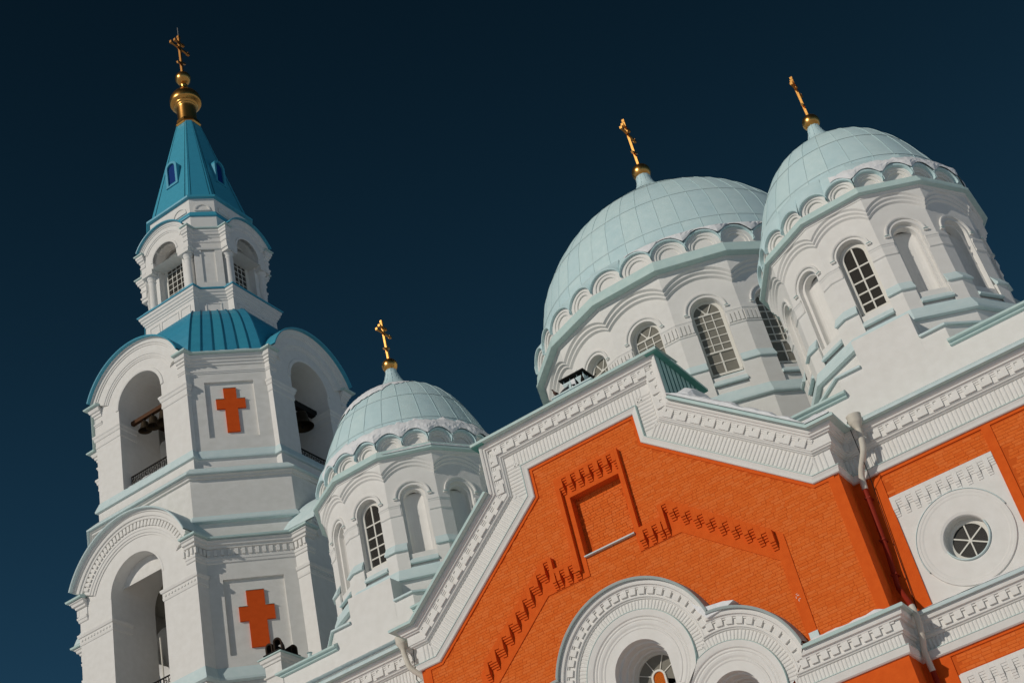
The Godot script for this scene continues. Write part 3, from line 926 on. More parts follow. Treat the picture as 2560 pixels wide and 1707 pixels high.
		var rw := part("round_window", b, M.frame, W)
		for k in 6:
			b = MB.new()
			var pl := arc(cx, cy, 0.465, 33.5 + 60.0 * k, 88.5 + 60.0 * k, 10)
			pl.append(Vector2(cx + 0.05 * cos(deg_to_rad(61.0 + 60 * k)), cy + 0.05 * sin(deg_to_rad(61.0 + 60 * k))))
			b.prism(pl, -1.512, -1.506)
			part("pane", b, M.glass, rw)
		b = MB.new()
		b.box(cx - 0.7, cy - 0.7, -1.95, cx + 0.7, cy + 0.7, -1.9)
		part("room_wall", b, M.room, rw)
		# white panel below the lower cornice
		b = MB.new()
		b.box(xa - 0.04, 9.0, Z - 0.06, xb, 11.24, Z - 0.03)
		var p2 := part("white_panel", b, M.white, W)
		for k in 10:
			var x := xa + 0.02 + 0.293 * k
			var tp := func(_x): return 11.238
			corbel(p2, x, x + 0.135, 10.86, tp, Z - 0.03, M.white, 0.45)
			corbel(p2, x + 0.136, x + 0.292, 11.10, tp, Z - 0.03, M.white, 0.45)
		b = MB.new()
		ring(b, cx, 8.9, v2([1.28, Z - 0.04, 1.28, Z + 0.03, 1.30, Z + 0.03, 1.32, Z - 0.04]), 10, 170, 30)
		part("flashing", b, M.ledge, p2)
		b = MB.new()
		if s > 0:
			snow_bar(b, Vector3(7.4, 13.02, Z), Vector3(13.5, 13.02, Z), Vector3(0, 0, 0.36), Vector3(0, 1, 0), 0.055, 0.07, 41)
		else:
			snow_bar(b, Vector3(-13.6, 18.99, -1.3), Vector3(-7.5, 18.99, -1.3), Vector3(0, 0, 0.3), Vector3(0, 1, 0), 0.03, 0.03, 42)
		stuff(part("ledge_snow", b, M.snow, W))

# ------------------------------------------------------------------ body of the church behind the front
func build_body() -> void:
	var B := thing("church_nave", "white church body under the domes behind the orange front", "building", Vector3(XG, 0, 0))
	var b := MB.new()
	b.box(-13.9, GY, -29.0, 13.9, 18.5, -1.6)
	part("wall", b, M.white2, B)
	b = MB.new()
	b.prism(v2([-13.9, 18.5, 13.9, 18.5, 6.0, 20.4, -6.0, 20.4]), -29.0, -8.9)
	part("roof", b, M.edge, B)
	b = MB.new()
	b.box(-26.0, GY, -21.5, -13.9, 16.0, -8.5)
	part("nave_wall", b, M.white2, B)

# ------------------------------------------------------------------ domed drums
func catmull(p: PackedVector2Array, k: int) -> PackedVector2Array:
	var o := PackedVector2Array()
	for i in p.size() - 1:
		var a := p[maxi(i - 1, 0)]; var d := p[mini(i + 2, p.size() - 1)]
		for j in k:
			o.append(p[i].cubic_interpolate(p[i + 1], a, d, float(j) / k))
	o.append(p[p.size() - 1])
	return o
func make_cross(parent: Node, y: float, hgt: float, mt: Material, w := 1.0) -> void:
	# three-barred cross; its arms lie along z
	var b := MB.new()
	var t := 0.030 * w + hgt * 0.006
	b.box(-t, y, -t, t, y + hgt, t)
	var knob := func(yy: float, z: float) -> void:
		b.box(-t * 1.15, yy - t * 1.3, z - t * 1.3, t * 1.15, yy + t * 1.3, z + t * 1.3)
	b.box(-t * 0.8, y + hgt * 0.70 - t, -hgt * 0.22, t * 0.8, y + hgt * 0.70 + t, hgt * 0.22)
	b.box(-t * 0.8, y + hgt * 0.85 - t, -hgt * 0.10, t * 0.8, y + hgt * 0.85 + t, hgt * 0.10)
	b.x = Transform3D(Basis(Vector3(1, 0, 0), 0.45), Vector3(0, y + hgt * 0.30, 0))
	b.box(-t * 0.8, -t, -hgt * 0.12, t * 0.8, t, hgt * 0.12)
	b.x = Transform3D.IDENTITY
	for s: float in [-1.0, 1.0]:
		knob.call(y + hgt * 0.70, s * hgt * 0.22)
		knob.call(y + hgt * 0.85, s * hgt * 0.10)
		b.x = Transform3D(Basis(Vector3(1, 0, 0), s * 0.8), Vector3(0, y + hgt * 0.70, 0))
		b.box(-t * 0.25, -hgt * 0.09, -t * 0.25, t * 0.25, hgt * 0.09, t * 0.25)
		b.x = Transform3D.IDENTITY
	knob.call(y + hgt, 0.0)
	part("cross", b, mt, parent)
func ball_prof(y: float, r: float, k := 14) -> PackedVector2Array:
	var o := PackedVector2Array()
	for i in k + 1:
		var a := PI * i / k
		o.append(Vector2(r * sin(a), y - r * cos(a)))
	return o
# window of a drum: frame with bars, panes as sub-parts
func drum_window(parent: Node, tr: Transform3D, gw: float, y0: float, sp: float, big: bool, detail: bool) -> void:
	var b := MB.new()
	var fr := 0.10 if big else 0.11
	var path := PackedVector2Array([Vector2(-gw, y0)])
	path.append_array(arc(0, sp, gw, 180, 0, 20))
	path.append(Vector2(gw, y0))
	b.sweep(path, false, v2([0.0, -0.05, 0.0, 0.05, 0.03, 0.06, fr, 0.06, fr + 0.08, 0.03]), FLAT, false)
	b.box(-gw - fr, y0 - 0.09, -0.05, gw + fr, y0, 0.055)
	var xs := []; var ys := []
	var bw := 0.020 if big else 0.024
	var panes := []
	if big:
		ys = [y0, y0 + 0.46, y0 + 0.92, y0 + 1.25, y0 + 1.60, y0 + 1.96, y0 + 2.32, sp]
		for j in ys.size() - 1:
			var cols := [-gw, 0.0, gw] if j < 2 else [-gw, -gw / 3.0, gw / 3.0, gw]
			for c in cols.size() - 1:
				panes.append([cols[c], ys[j], cols[c + 1], ys[j + 1]])
				if c > 0:
					var ww := bw * (1.5 if j < 2 else 0.9)
					b.box(cols[c] - ww, ys[j], -0.02, cols[c] + ww, ys[j + 1], 0.03)
		for j in ys.size() - 1:
			if j > 0:
				b.box(-gw, ys[j] - bw * (1.6 if j == 2 else 0.9), -0.02, gw, ys[j] + bw * (1.6 if j == 2 else 0.9), 0.034 if j != 2 else 0.06)
		b.box(-gw, sp - bw * 1.4, -0.02, gw, sp + bw * 1.4, 0.045)
		for a in [60.0, 120.0]:
			b.x = Transform3D(Basis(Vector3(0, 0, 1), deg_to_rad(a)), Vector3(0, sp, 0))
			b.box(0, -bw, -0.02, gw, bw, 0.033)
		b.x = Transform3D.IDENTITY
		b.sweep(arc(0, sp, 0.07, 180, 0, 8), false, v2([-0.07, 0.032, 0.0, 0.036, 0.03, 0.032]), FLAT, false)
	else:
		ys = [y0, y0 + 0.30, y0 + 0.67, y0 + 1.07, y0 + 1.56, sp]
		for j in ys.size() - 1:
			for c in 2:
				panes.append([[-gw, 0.0][c], ys[j], [0.0, gw][c], ys[j + 1]])
		for j in range(1, ys.size() - 1):
			b.box(-gw, ys[j] - bw, -0.02, gw, ys[j] + bw, 0.03)
		b.box(-bw, y0, -0.02, bw, sp + gw, 0.034)
	var w := part("window", b, M.frame, parent, tr)
	var gm: Material = M.dusty if big else M.glass
	if not detail:
		b = MB.new()
		b.box(-gw, y0, -0.006, gw, sp + gw * 0.8, 0.0)
		part("pane", b, gm, w)
		return
	for p in panes:
		b = MB.new()
		b.box(p[0] + 0.004, p[1] + 0.004, -0.007, p[2] - 0.004, p[3] - 0.004, 0.0)
		part("pane", b, gm, w)
	var sect := [0.0, 60.0, 120.0, 180.0] if big else [0.0, 90.0, 180.0]
	for i in sect.size() - 1:
		b = MB.new()
		var pl := arc(0, sp, gw, sect[i], sect[i + 1], 8)
		pl.append(Vector2(0, sp))
		b.prism(pl, -0.007, 0.0)
		part("pane", b, gm, w)
func build_drum(called: String, label: String, at: Vector3, S: Dictionary) -> Node3D:
	var D := thing(called, label, "dome", at, "domed drums of the church")
	var n: int = S.n
	var Rw: float = S.rw
	var t := tan(PI / n)
	var z1: float = S.rup * cos(PI / n); var z2 := Rw * cos(PI / n)
	var dz := (z1 - z2) / 3.0
	var ph := 180.0 / n
	# --- face meshes
	var yA := func(x: float, k: int) -> float:
		var c := z1 * t * 1.04; var rise: float = S.rise
		var R := (c * c + rise * rise) / (2.0 * rise)
		return S.yap - S.dst * k - R + sqrt(maxf(0.0, R * R - x * x))
	var wall := MB.new()
	var sg := 16
	for i in sg:
		var s0 := -1.0 + 2.0 * i / sg; var s1 := -1.0 + 2.0 * (i + 1) / sg
		for k in 4:
			var z := z1 - dz * k
			var xa := s0 * z * t; var xb := s1 * z * t
			var bv: float = S.dst * 0.42
			var ta: float = S.ytop if k == 0 else yA.call(xa, k - 1) - bv
			var tb: float = S.ytop if k == 0 else yA.call(xb, k - 1) - bv
			if k < 3:
				wall.quad(Vector3(xa, yA.call(xa, k), z), Vector3(xb, yA.call(xb, k), z), Vector3(xb, tb, z), Vector3(xa, ta, z))
				var zc := z - dz
				wall.quad(Vector3(s0 * zc * t, yA.call(xa, k) - bv, zc), Vector3(s1 * zc * t, yA.call(xb, k) - bv, zc), Vector3(xb, yA.call(xb, k), z), Vector3(xa, yA.call(xa, k), z))
	var top := func(x: float) -> float: return yA.call(x, 2) - S.dst * 0.42
	var nich := MB.new()
	nich.v = wall.v.duplicate(); nich.n = wall.n.duplicate()
	wall.arch_panel(-z2 * t, z2 * t, S.ybase, top, S.ow, S.osp, S.osill, z2, z2 - 0.42)
	var nw: float = S.ow * 0.96
	nich.arch_panel(-z2 * t, z2 * t, S.ybase, top, nw, S.osp, S.osill, z2, z2 - 0.16)
	var inner: float = nw - 0.10
	nich.arch_panel(-nw, nw, S.osill, func(x): return S.osp + sqrt(maxf(0.0, nw * nw - x * x)), inner, S.osp, S.osill + 0.02, z2 - 0.16, z2 - 0.40)
	# curved back of the niche
	for i in 10:
		var a0 := PI * i / 10.0; var a1 := PI * (i + 1) / 10.0
		var p0 := Vector3(-inner * cos(a0), 0, z2 - 0.30 - 0.16 * sin(a0)); var p1 := Vector3(-inner * cos(a1), 0, z2 - 0.30 - 0.16 * sin(a1))
		var u := Vector3.UP
		nich.quad(p0 + u * S.osill, p1 + u * S.osill, p1 + u * (S.osp + inner), p0 + u * (S.osp + inner))
	var wm := wall.mesh(); var nm := nich.mesh()
	var hood := MB.new()
	hood.sweep(arc(0, S.osp, S.hood - 0.07, 180, 0, 22), false, v2([0.0, z2 - 0.02, 0.0, z2 + 0.04, 0.03, z2 + 0.06, 0.07, z2 + 0.06, 0.085, z2 - 0.02]), FLAT)
	for s: float in [-1.0, 1.0]:
		hood.box(s * (S.hood - 0.02) - 0.07, S.osp - 0.045, z2 - 0.02, s * (S.hood - 0.02) + 0.07, S.osp, z2 + 0.065)
	var hm := hood.mesh()
	var caps := MB.new()   # metal caps on the hood feet
	for s: float in [-1.0, 1.0]:
		caps.box(s * (S.hood - 0.02) - 0.075, S.osp + 0.001, z2 - 0.02, s * (S.hood - 0.02) + 0.075, S.osp + 0.016, z2 + 0.09)
	var cm := caps.mesh()
	var im := []; var pm := []; var lm := []
	var xin: float = S.ow + 0.02
	for s: float in [-1.0, 1.0]:
		var pth := v2([xin, z2, z2 * t, z2]) if s > 0 else v2([-z2 * t, z2, -xin, z2])
		var m0 := Vector2.INF if s > 0 else Vector2(-t, 1)
		var m1 := Vector2(t, 1) if s > 0 else Vector2.INF
		var imp := MB.new(); var ped := MB.new(); var led := MB.new()
		var y0: float = S.imp0; var y1: float = S.imp1
		imp.sweep(pth, false, v2([0.0, y0 - 0.02, 0.035, y0 + 0.01, 0.04, y0 + 0.05, 0.022, y0 + 0.08, 0.02, y0 + 0.09, 0.02, y1 - 0.13, 0.035, y1 - 0.10, 0.038, y1 - 0.07, 0.058, y1 - 0.045, 0.058, y1, 0.0, y1 + 0.02]), PLAN, true, m0, m1)
		if S.has("balus"):
			var cnt := 4
			for j in cnt:
				var xx: float = (xin + (z2 * t - xin) * (j + 0.5) / cnt) * s
				imp.box(xx - 0.055, y0 + 0.09, z2, xx + 0.055, y1 - 0.14, z2 + 0.07)
		ped.sweep(pth, false, v2([0.09, S.ybase, 0.09, S.ped1 + 0.02, 0.0, S.ped1 + 0.03]), PLAN, true, m0, m1)
		led.sweep(pth, false, v2([0.06, S.ped1 - 0.005, 0.175, S.ped1, 0.18, S.ped1 + 0.045, 0.01, S.ped0, 0.0, S.ped0]), PLAN, true, m0, m1)
		im.append(imp.mesh()); pm.append(ped.mesh()); lm.append(led.mesh())
	var sill := MB.new()
	var sw: float = S.ow + 0.015
	sill.sweep(v2([-sw, z2, sw, z2]), false, v2([0.05, S.sill1 - 0.03, 0.165, S.sill1 - 0.025, 0.17, S.sill1 + 0.02, -0.26, S.sill0 + 0.02, -0.26, S.sill0 - 0.3]), PLAN)
	var sm := sill.mesh()
	for i in n:
		var deg := 360.0 * i / n
		var win: bool = S.all_windows or i % (n / 4) == 0
		var seen := deg < 125.0 or deg > 250.0
		var tr := turn(deg)
		part("wall_face", wm if win else nm, M.white, D, tr)
		var h := part("hood_mould", hm, M.white, D, tr)
		part("metal_cap", cm, M.under, h)
		for e in 2:
			part("impost", im[e], M.white, D, tr)
			var pd := part("pedestal", pm[e], M.white, D, tr)
			part("metal_ledge", lm[e], M.ledge, pd)
		part("sill", sm, M.ledge, D, tr)
		if win:
			drum_window(D, tr * off(0, 0, z2 - S.wz), S.gw, S.gy0, S.gsp, S.big, seen)
	# --- rings
	var ring_p := ngon(Rw, n, ph)
	var ring_u := ngon(S.rup, n, ph)
	var b := MB.new()
	b.sweep(ring_u, true, v2([-0.02, S.ye - 0.15, 0.02, S.ye - 0.14, 0.03, S.ye - 0.09, 0.055, S.ye - 0.08, 0.06, S.ye - 0.03, 0.0, S.ye - 0.02]), PLAN)
	part("eave_cornice", b, M.white, D)
	b = MB.new()
	var eo: float = S.eo
	b.sweep(ring_u, true, v2([0.04, S.ye - 0.045, eo - 0.015, S.ye - 0.03]), PLAN)
	part("eave_soffit", b, M.under, D)
	b = MB.new()
	b.sweep(ring_u, true, v2([eo - 0.015, S.ye - 0.03, eo, S.ye - 0.02, eo, S.ye + 0.05, eo - 0.04, S.ye + 0.07, eo - 0.12, S.ykb - 0.17, eo - 0.30, S.ykb - 0.14, -0.8, S.ykb - 0.12]), PLAN)
	part("eave", b, M.edge, D)
	b = MB.new()
	b.sweep(ring_p, true, v2([0.08, S.band1 - 0.05, 0.235, S.band1 - 0.04, 0.24, S.band1 + 0.03, 0.075, S.band0, 0.0, S.band0 + 0.01]), PLAN)
	part("base_band", b, M.ledge, D)
	b = MB.new()
	b.sweep(ring_p, true, v2([0.07, S.ylow, 0.07, S.band0]), PLAN)
	part("base_wall", b, M.white, D)
	b = MB.new()
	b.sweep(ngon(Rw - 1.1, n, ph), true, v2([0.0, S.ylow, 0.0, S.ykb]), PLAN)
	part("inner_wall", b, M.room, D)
	# --- ring of small arched gables under the dome
	var zk: float = S.zk
	var kh := zk * t * 0.5
	var kr: float = kh * 0.985
	var kb: float = S.ykb
	var kp := MB.new()
	var ki := kr * 0.60
	kp.sweep(PackedVector2Array([Vector2(-ki, kb - 0.16)]) + arc(0, kb, ki, 180, 0, 16) + PackedVector2Array([Vector2(ki, kb - 0.16)]), false, v2([0.0, -0.10, 0.0, -0.015, kr * 0.06, -0.005, kr * 0.17, 0.0, kr * 0.18, 0.045, kr * 0.24, 0.05, kr * 0.42, 0.055, kr * 0.42, -0.3]), FLAT, false)
	var half := arc(0, kb, ki + 0.01, 0, 180, 16)
	half.append(Vector2(-ki, kb - 0.16)); half.append(Vector2(ki, kb - 0.16))
	kp.prism(half, -0.2, -0.075)
	var km := kp.mesh()
	# metal awning of the dome over one small gable: scalloped edge in front, running back up to the dome
	var kc := MB.new()
	var prof := catmull(S.dome, 3)
	var jt: int = S.skirt
	var front := 0.17
	for i in 16:
		var cr := []
		for e in 2:
			var a := PI - PI * (i + e) / 16.0
			var x := kh * cos(a) * 1.0
			var y := kb + kr * sin(a)
			var row := [Vector3(x, y - 0.015, 0.03), Vector3(x, y - 0.02, front), Vector3(x, y + 0.025, front + 0.01)]
			var p1 := prof[jt]
			for q in [0.35, 0.7, 1.0]:
				var ry := lerpf(y + 0.03, p1.y, q)
				var rz := lerpf(zk + front, p1.x, pow(q, 0.8)) + 0.05 * sin(PI * q)
				row.append(Vector3(x, ry, rz - zk))
			for q in row.size():
				var w: Vector3 = row[q]
				w.x *= (zk + w.z) / zk * 1.012
				row[q] = w
			cr.append(row)
		for q in 5:
			kc.quad(cr[0][q], cr[1][q], cr[1][q + 1], cr[0][q + 1])
	var kcm := kc.mesh()
	for i in n * 2:
		var deg := 360.0 / n * floorf(i / 2.0)
		var tr := turn(deg) * off(kh * (-1.0 if i % 2 == 0 else 1.0), 0, zk)
		var k := part("small_gable", km, M.white, D, tr)
		part("metal_hood", kcm, M.pale, k)
	# --- dome of metal sheets
	var G: int = S.gores
	var da := TAU / G
	var rows: Array = S.rows
	var dome := MB.new()
	var inn := PackedVector2Array()
	for p in prof:
		inn.append(Vector2(maxf(p.x - 0.03, 0.0), p.y))
	dome.lathe(inn, G)
	var dn := part("dome", dome, M.seam, D)
	var normal_at := func(j: int) -> Vector2:
		var d := prof[mini(j + 1, prof.size() - 1)] - prof[maxi(j - 1, 0)]
		return Vector2(d.y, -d.x).normalized()
	var sheetm := [M.pale, M.pale2, M.pale3]
	var r2 := RandomNumberGenerator.new()
	r2.seed = 5 + n
	for q in rows.size() - 1:
		var j0: int = rows[q]; var j1: int = rows[q + 1]
		var sh := MB.new()
		var se := MB.new()
		var gap := 0.004 / prof[j0].x
		for j in range(j0, j1):
			for m in 3:
				var a0 := lerpf(-da / 2 + gap, da / 2 - gap, m / 3.0); var a1 := lerpf(-da / 2 + gap, da / 2 - gap, (m + 1) / 3.0)
				var u0 := Vector3(sin(a0), 0, cos(a0)); var u1 := Vector3(sin(a1), 0, cos(a1))
				var na: Vector2 = normal_at.call(j); var nb: Vector2 = normal_at.call(j + 1)
				var lift := 0.012 if j == j0 else 0.0
				var pa: Vector2 = prof[j] + na * lift; var pb: Vector2 = prof[j + 1]
				sh.quadn(u0 * pa.x + Vector3.UP * pa.y, u1 * pa.x + Vector3.UP * pa.y, u1 * pb.x + Vector3.UP * pb.y, u0 * pb.x + Vector3.UP * pb.y, u0 * na.x + Vector3.UP * na.y, u1 * na.x + Vector3.UP * na.y, u1 * nb.x + Vector3.UP * nb.y, u0 * nb.x + Vector3.UP * nb.y)
			# standing seam on the sheet's edge
			var u := Vector3(sin(da / 2), 0, cos(da / 2)); var w := Vector3(cos(da / 2), 0, -sin(da / 2)) * 0.009
			var n0: Vector2 = normal_at.call(j); var n1: Vector2 = normal_at.call(j + 1)
			var p0 := u * prof[j].x + Vector3.UP * prof[j].y; var p1 := u * prof[j + 1].x + Vector3.UP * prof[j + 1].y
			var o0 := (u * n0.x + Vector3.UP * n0.y) * 0.014; var o1 := (u * n1.x + Vector3.UP * n1.y) * 0.014
			se.quad(p0 - w, p1 - w, p1 - w + o1, p0 - w + o0)
			se.quad(p0 + w, p1 + w, p1 + w + o1, p0 + w + o0)
			se.quad(p0 - w + o0, p1 - w + o1, p1 + w + o1, p0 + w + o0)
		var shm := sh.mesh(); var sem := se.mesh()
		for k in G:
			var tr := Transform3D(Basis(Vector3.UP, da * k), Vector3.ZERO)
			part("sheet", shm, sheetm[r2.randi() % 3], dn, tr)
			if q % 2 == 0 or r2.randf() < 0.9:
				part("seam", sem, M.seam, dn, tr)
	# --- finial: ribbed metal cone, gilt ball and cross
	b = MB.new()
	var fin: PackedVector2Array = S.fin
	b.lathe(fin, 24)
	for k in 12:
		b.x = Transform3D(Basis(Vector3.UP, TAU * k / 12), Vector3.ZERO)
		for j in fin.size() - 1:
			var p := fin[j]; var q2 := fin[j + 1]
			b.quad(Vector3(-0.012, p.y, p.x), Vector3(0.012, p.y, p.x), Vector3(0.012, q2.y, q2.x + 0.025), Vector3(-0.012, q2.y, q2.x + 0.025))
	b.x = Transform3D.IDENTITY
	part("finial_cone", b, M.pale2, D)
	b = MB.new()
	b.lathe(ball_prof(S.ball.y, S.ball.x), 28)
	part("gilt_ball", b, M.gold, D)
	make_cross(D, S.ball.y + S.ball.x * 0.9, S.cross - S.ball.y - S.ball.x * 0.9, M.gold, S.cw)
	return D
# snow lying on a dome: patch between two heights over a range of angles, thickness t
func dome_snow(parent: Node, S: Dictionary, a0: float, a1: float, lo: Callable, hi: Callable, thick: float) -> void:
	var dense := catmull(S.dome, 3)
	var sk: Vector2 = dense[S.skirt]
	var prof := v2([S.zk + 0.19, S.ykb - 0.2, S.zk + 0.20, S.ykb + S.zk * tan(PI / S.n) * 0.5 + 0.03])
	for i in 8:
		var f := (i + 1) / 8.0
		var lowp := prof[1]
		if i > 0:
			prof.append(Vector2(lerpf(S.zk + 0.17, sk.x, pow(f, 0.8)) + 0.05 * sin(PI * f), lerpf(lowp.y, sk.y, f)))
	for j in range(S.skirt + 1, dense.size()):
		prof.append(dense[j])
	var tn: float = PI / S.n
	var rad := func(y: float) -> float:
		for j in prof.size() - 1:
			if prof[j].y <= y and prof[j + 1].y >= y:
				return lerpf(prof[j].x, prof[j + 1].x, (y - prof[j].y) / maxf(1e-5, prof[j + 1].y - prof[j].y))
		return prof[0].x
	var b := MB.new()
	var k := int(absf(a1 - a0) / 1.6)
	var prev := []
	for i in k + 1:
		var d := lerpf(a0, a1, float(i) / k)
		var a := deg_to_rad(d)
		var y0: float = lo.call(d); var y1: float = hi.call(d)
		var row := []
		var ed := minf(1.0, 4.0 * minf(float(i) / k, 1.0 - float(i) / k))
		for j in 7:
			var f := j / 6.0
			var y := lerpf(y0, maxf(y1, y0 + 0.01), f)
			var r: float = rad.call(y) + 0.014 + thick * ed * pow(sin(PI * clampf(f * 0.92 + 0.08, 0, 1)), 0.6) * (0.8 + 0.3 * nz.get_noise_2d(d * 0.6, f * 3.0 + thick * 50.0)) - (0.06 if (j == 6) else 0.0)
			var rel := fposmod(a + tn, 2.0 * tn) - tn
			r *= lerpf(1.0, 1.0 / cos(rel), clampf((sk.y - y) / (sk.y - S.ykb), 0.0, 1.0))
			row.append(Vector3(sin(a) * r, y, cos(a) * r))
		if i > 0:
			for j in 6:
				b.quad(prev[j], row[j], row[j + 1], prev[j + 1])
		prev = row
	stuff(part("dome_snow", b, M.snow, parent))
func scallop(d: float, n: int, base: float, hgt: float) -> float:
	return base + hgt * absf(sin(deg_to_rad(d) * n))
func build_drums() -> void:
	var small := {n = 12, rw = 3.42, rup = 3.60, ytop = 25.92, yap = 25.86, rise = 0.50, dst = 0.125, ye = 25.98, eo = 0.21, ykb = 26.42, zk = 3.36,
		ow = 0.47, osp = 24.40, osill = 22.25, hood = 0.62, imp0 = 23.74, imp1 = 24.18, ped0 = 22.70, ped1 = 22.36, ybase = 21.35, sill0 = 22.34, sill1 = 21.86,
		band0 = 21.72, band1 = 21.30, ylow = 20.2, all_windows = false, big = false, wz = 0.30, gw = 0.335, gy0 = 22.46, gsp = 24.38,
		dome = v2([3.12, 26.45, 3.18, 26.8, 3.24, 27.2, 3.22, 27.6, 3.07, 28.0, 2.88, 28.5, 2.64, 29.0, 2.36, 29.5, 1.96, 30.0, 1.46, 30.38, 1.0, 30.68, 0.62, 30.95]),
		gores = 28, skirt = 8, rows = [0, 9, 18, 26, 33], fin = v2([0.98, 30.70, 0.72, 30.92, 0.50, 31.15, 0.36, 31.40, 0.26, 31.65, 0.21, 31.9]), ball = Vector2(0.31, 32.15), cross = 34.33, cw = 1.0}
	var R := build_drum("domed_drum", "small pale blue domed drum above the wing with the round window", Vector3(XG + AS, 0, ZS), small)
	# attic under the small drums
	var b := MB.new()
	b.box(-3.95, 17.6, -3.95, 3.95, 19.84, 3.99)
	part("attic_wall", b, M.white, R)
	b = MB.new()
	b.sweep(v2([-3.95, -3.95, -3.95, 3.99, -1.58, 3.99]), false, v2([0.0, 19.70, 0.09, 19.72, 0.10, 19.78, 0.20, 19.80, 0.21, 19.86, 0.0, 19.98, -2.6, 20.25]), PLAN)
	b.sweep(v2([1.58, 3.99, 3.95, 3.99, 3.95, -3.95]), false, v2([0.0, 19.70, 0.09, 19.72, 0.10, 19.78, 0.20, 19.80, 0.21, 19.86, 0.0, 19.98, -2.6, 20.25]), PLAN)
	part("attic_eave", b, M.edge, R)
	b = MB.new()
	var oct := ngon(3.985 / cos(PI / 8), 8, 22.5)
	b.sweep(oct, true, v2([0.0, 18.0, 0.0, 20.40]), PLAN)
	b.box(-0.90, 18.0, 3.0, 0.90, 21.26, 3.992)
	part("octagon_base", b, M.white, R)
	b = MB.new()
	for i in 8:
		var p0 := oct[i]; var p1 := oct[(i + 1) % 8]
		if i == 7:
			b.sweep(PackedVector2Array([p0, Vector2(-0.92, 3.985)]), false, v2([-0.02, 20.38, 0.10, 20.37, 0.105, 20.43, -0.65, 20.66]), PLAN, true, Vector2(-0.414, 1))
			b.sweep(PackedVector2Array([Vector2(0.92, 3.985), p1]), false, v2([-0.02, 20.38, 0.10, 20.37, 0.105, 20.43, -0.65, 20.66]), PLAN, true, Vector2.INF, Vector2(0.414, 1))
		else:
			var d := (p1 - p0).normalized()
			var nn := Vector2(-d.y, d.x)
			b.sweep(PackedVector2Array([p0, p1]), false, v2([-0.02, 20.38, 0.10, 20.37, 0.105, 20.43, -0.65, 20.66]), PLAN, true, nn - d * 0.414, nn + d * 0.414)
	part("octagon_ledge", b, M.ledge, R)
	var L := R.duplicate()
	put(L, "domed_drum", self)
	L.position = Vector3(XG - AS, 0, ZS)
	L.set_meta("label", "small pale blue domed drum with snow ring beside the bell tower")
	var lo := func(d: float): return scallop(d, 12, 26.62, 0.30)
	dome_snow(R, small, 5.0, 100.0, lo, func(d): return 27.22 + 0.22 * nz.get_noise_2d(d * 0.35, 3.0) + 0.12 * smoothstep(20, 60, d), 0.09)
	dome_snow(R, small, -100.0, -62.0, func(d): return 29.2 + 0.3 * nz.get_noise_2d(d * 0.3, 1.0), func(d): return 29.9, 0.07)
	dome_snow(L, small, -30.0, 130.0, lo, func(d): return 27.42 + 0.25 * nz.get_noise_2d(d * 0.35, 5.0) + 0.12 * smoothstep(-20, 50, d), 0.12)
	dome_snow(L, small, -150.0, 60.0, func(d): return 29.45 + 0.35 * nz.get_noise_2d(d * 0.3, 7.0) + 0.55 * smoothstep(-10, 40, d), func(d): return 30.75, 0.10)
	b = MB.new()
	for q in [[18.0, 70.0, 0.10]]:
		ring_snow(b, 3.42 + 0.22, 12, 26.07, q[0], q[1], q[2], 51)
	stuff(part("eave_snow", b, M.snow, L))
	var big := {n = 16, rw = 6.55, rup = 6.86, ytop = 31.72, yap = 31.60, rise = 0.62, dst = 0.15, ye = 31.77, eo = 0.36, ykb = 32.40, zk = 6.80,
		ow = 0.62, osp = 29.78, osill = 26.85, hood = 0.80, imp0 = 28.88, imp1 = 29.54, ped0 = 27.60, ped1 = 27.22, ybase = 25.8, sill0 = 27.02, sill1 = 26.48,
		band0 = 26.12, band1 = 25.66, ylow = 19.0, all_windows = true, big = true, balus = true, wz = 0.34, gw = 0.50, gy0 = 27.18, gsp = 29.80,
		dome = v2([6.45, 32.5, 6.50, 33.0, 6.52, 33.5, 6.43, 34.1, 6.26, 34.75, 6.06, 35.5, 5.68, 36.25, 5.2, 37.0, 4.58, 37.75, 3.72, 38.5, 2.8, 39.25, 1.88, 40.0, 1.2, 40.55, 0.72, 40.95]),
		gores = 52, skirt = 6, rows = [0, 9, 17, 25, 32, 39], fin = v2([1.05, 40.68, 0.75, 40.96, 0.56, 41.2, 0.43, 41.45, 0.36, 41.7, 0.33, 41.95]), ball = Vector2(0.44, 42.25), cross = 45.55, cw = 1.25}
	var C := build_drum("domed_drum", "large pale blue dome on a ring of tall arched windows behind the gable", Vector3(XG, 0, ZC), big)
	lo = func(d: float): return scallop(d, 16, 32.72, 0.42)
	dome_snow(C, big, 3.0, 80.0, lo, func(d): return 33.42 + 0.3 * nz.get_noise_2d(d * 0.5, 2.0) + 0.1 * smoothstep(10, 40, d), 0.12)
	dome_snow(C, big, -135.0, -72.0, func(d): return 36.2 + 0.5 * nz.get_noise_2d(d * 0.3, 6.0) + 0.4 * smoothstep(-85.0, -72.0, d), func(d): return 39.3, 0.13)
	b = MB.new()
	b.sweep(ngon(7.4, 8, 22.5), true, v2([0.0, 17.0, 0.0, 21.8, 0.12, 21.85, 0.12, 21.95, -0.9, 22.4]), PLAN)
	part("octagon_base", b, M.white, C)
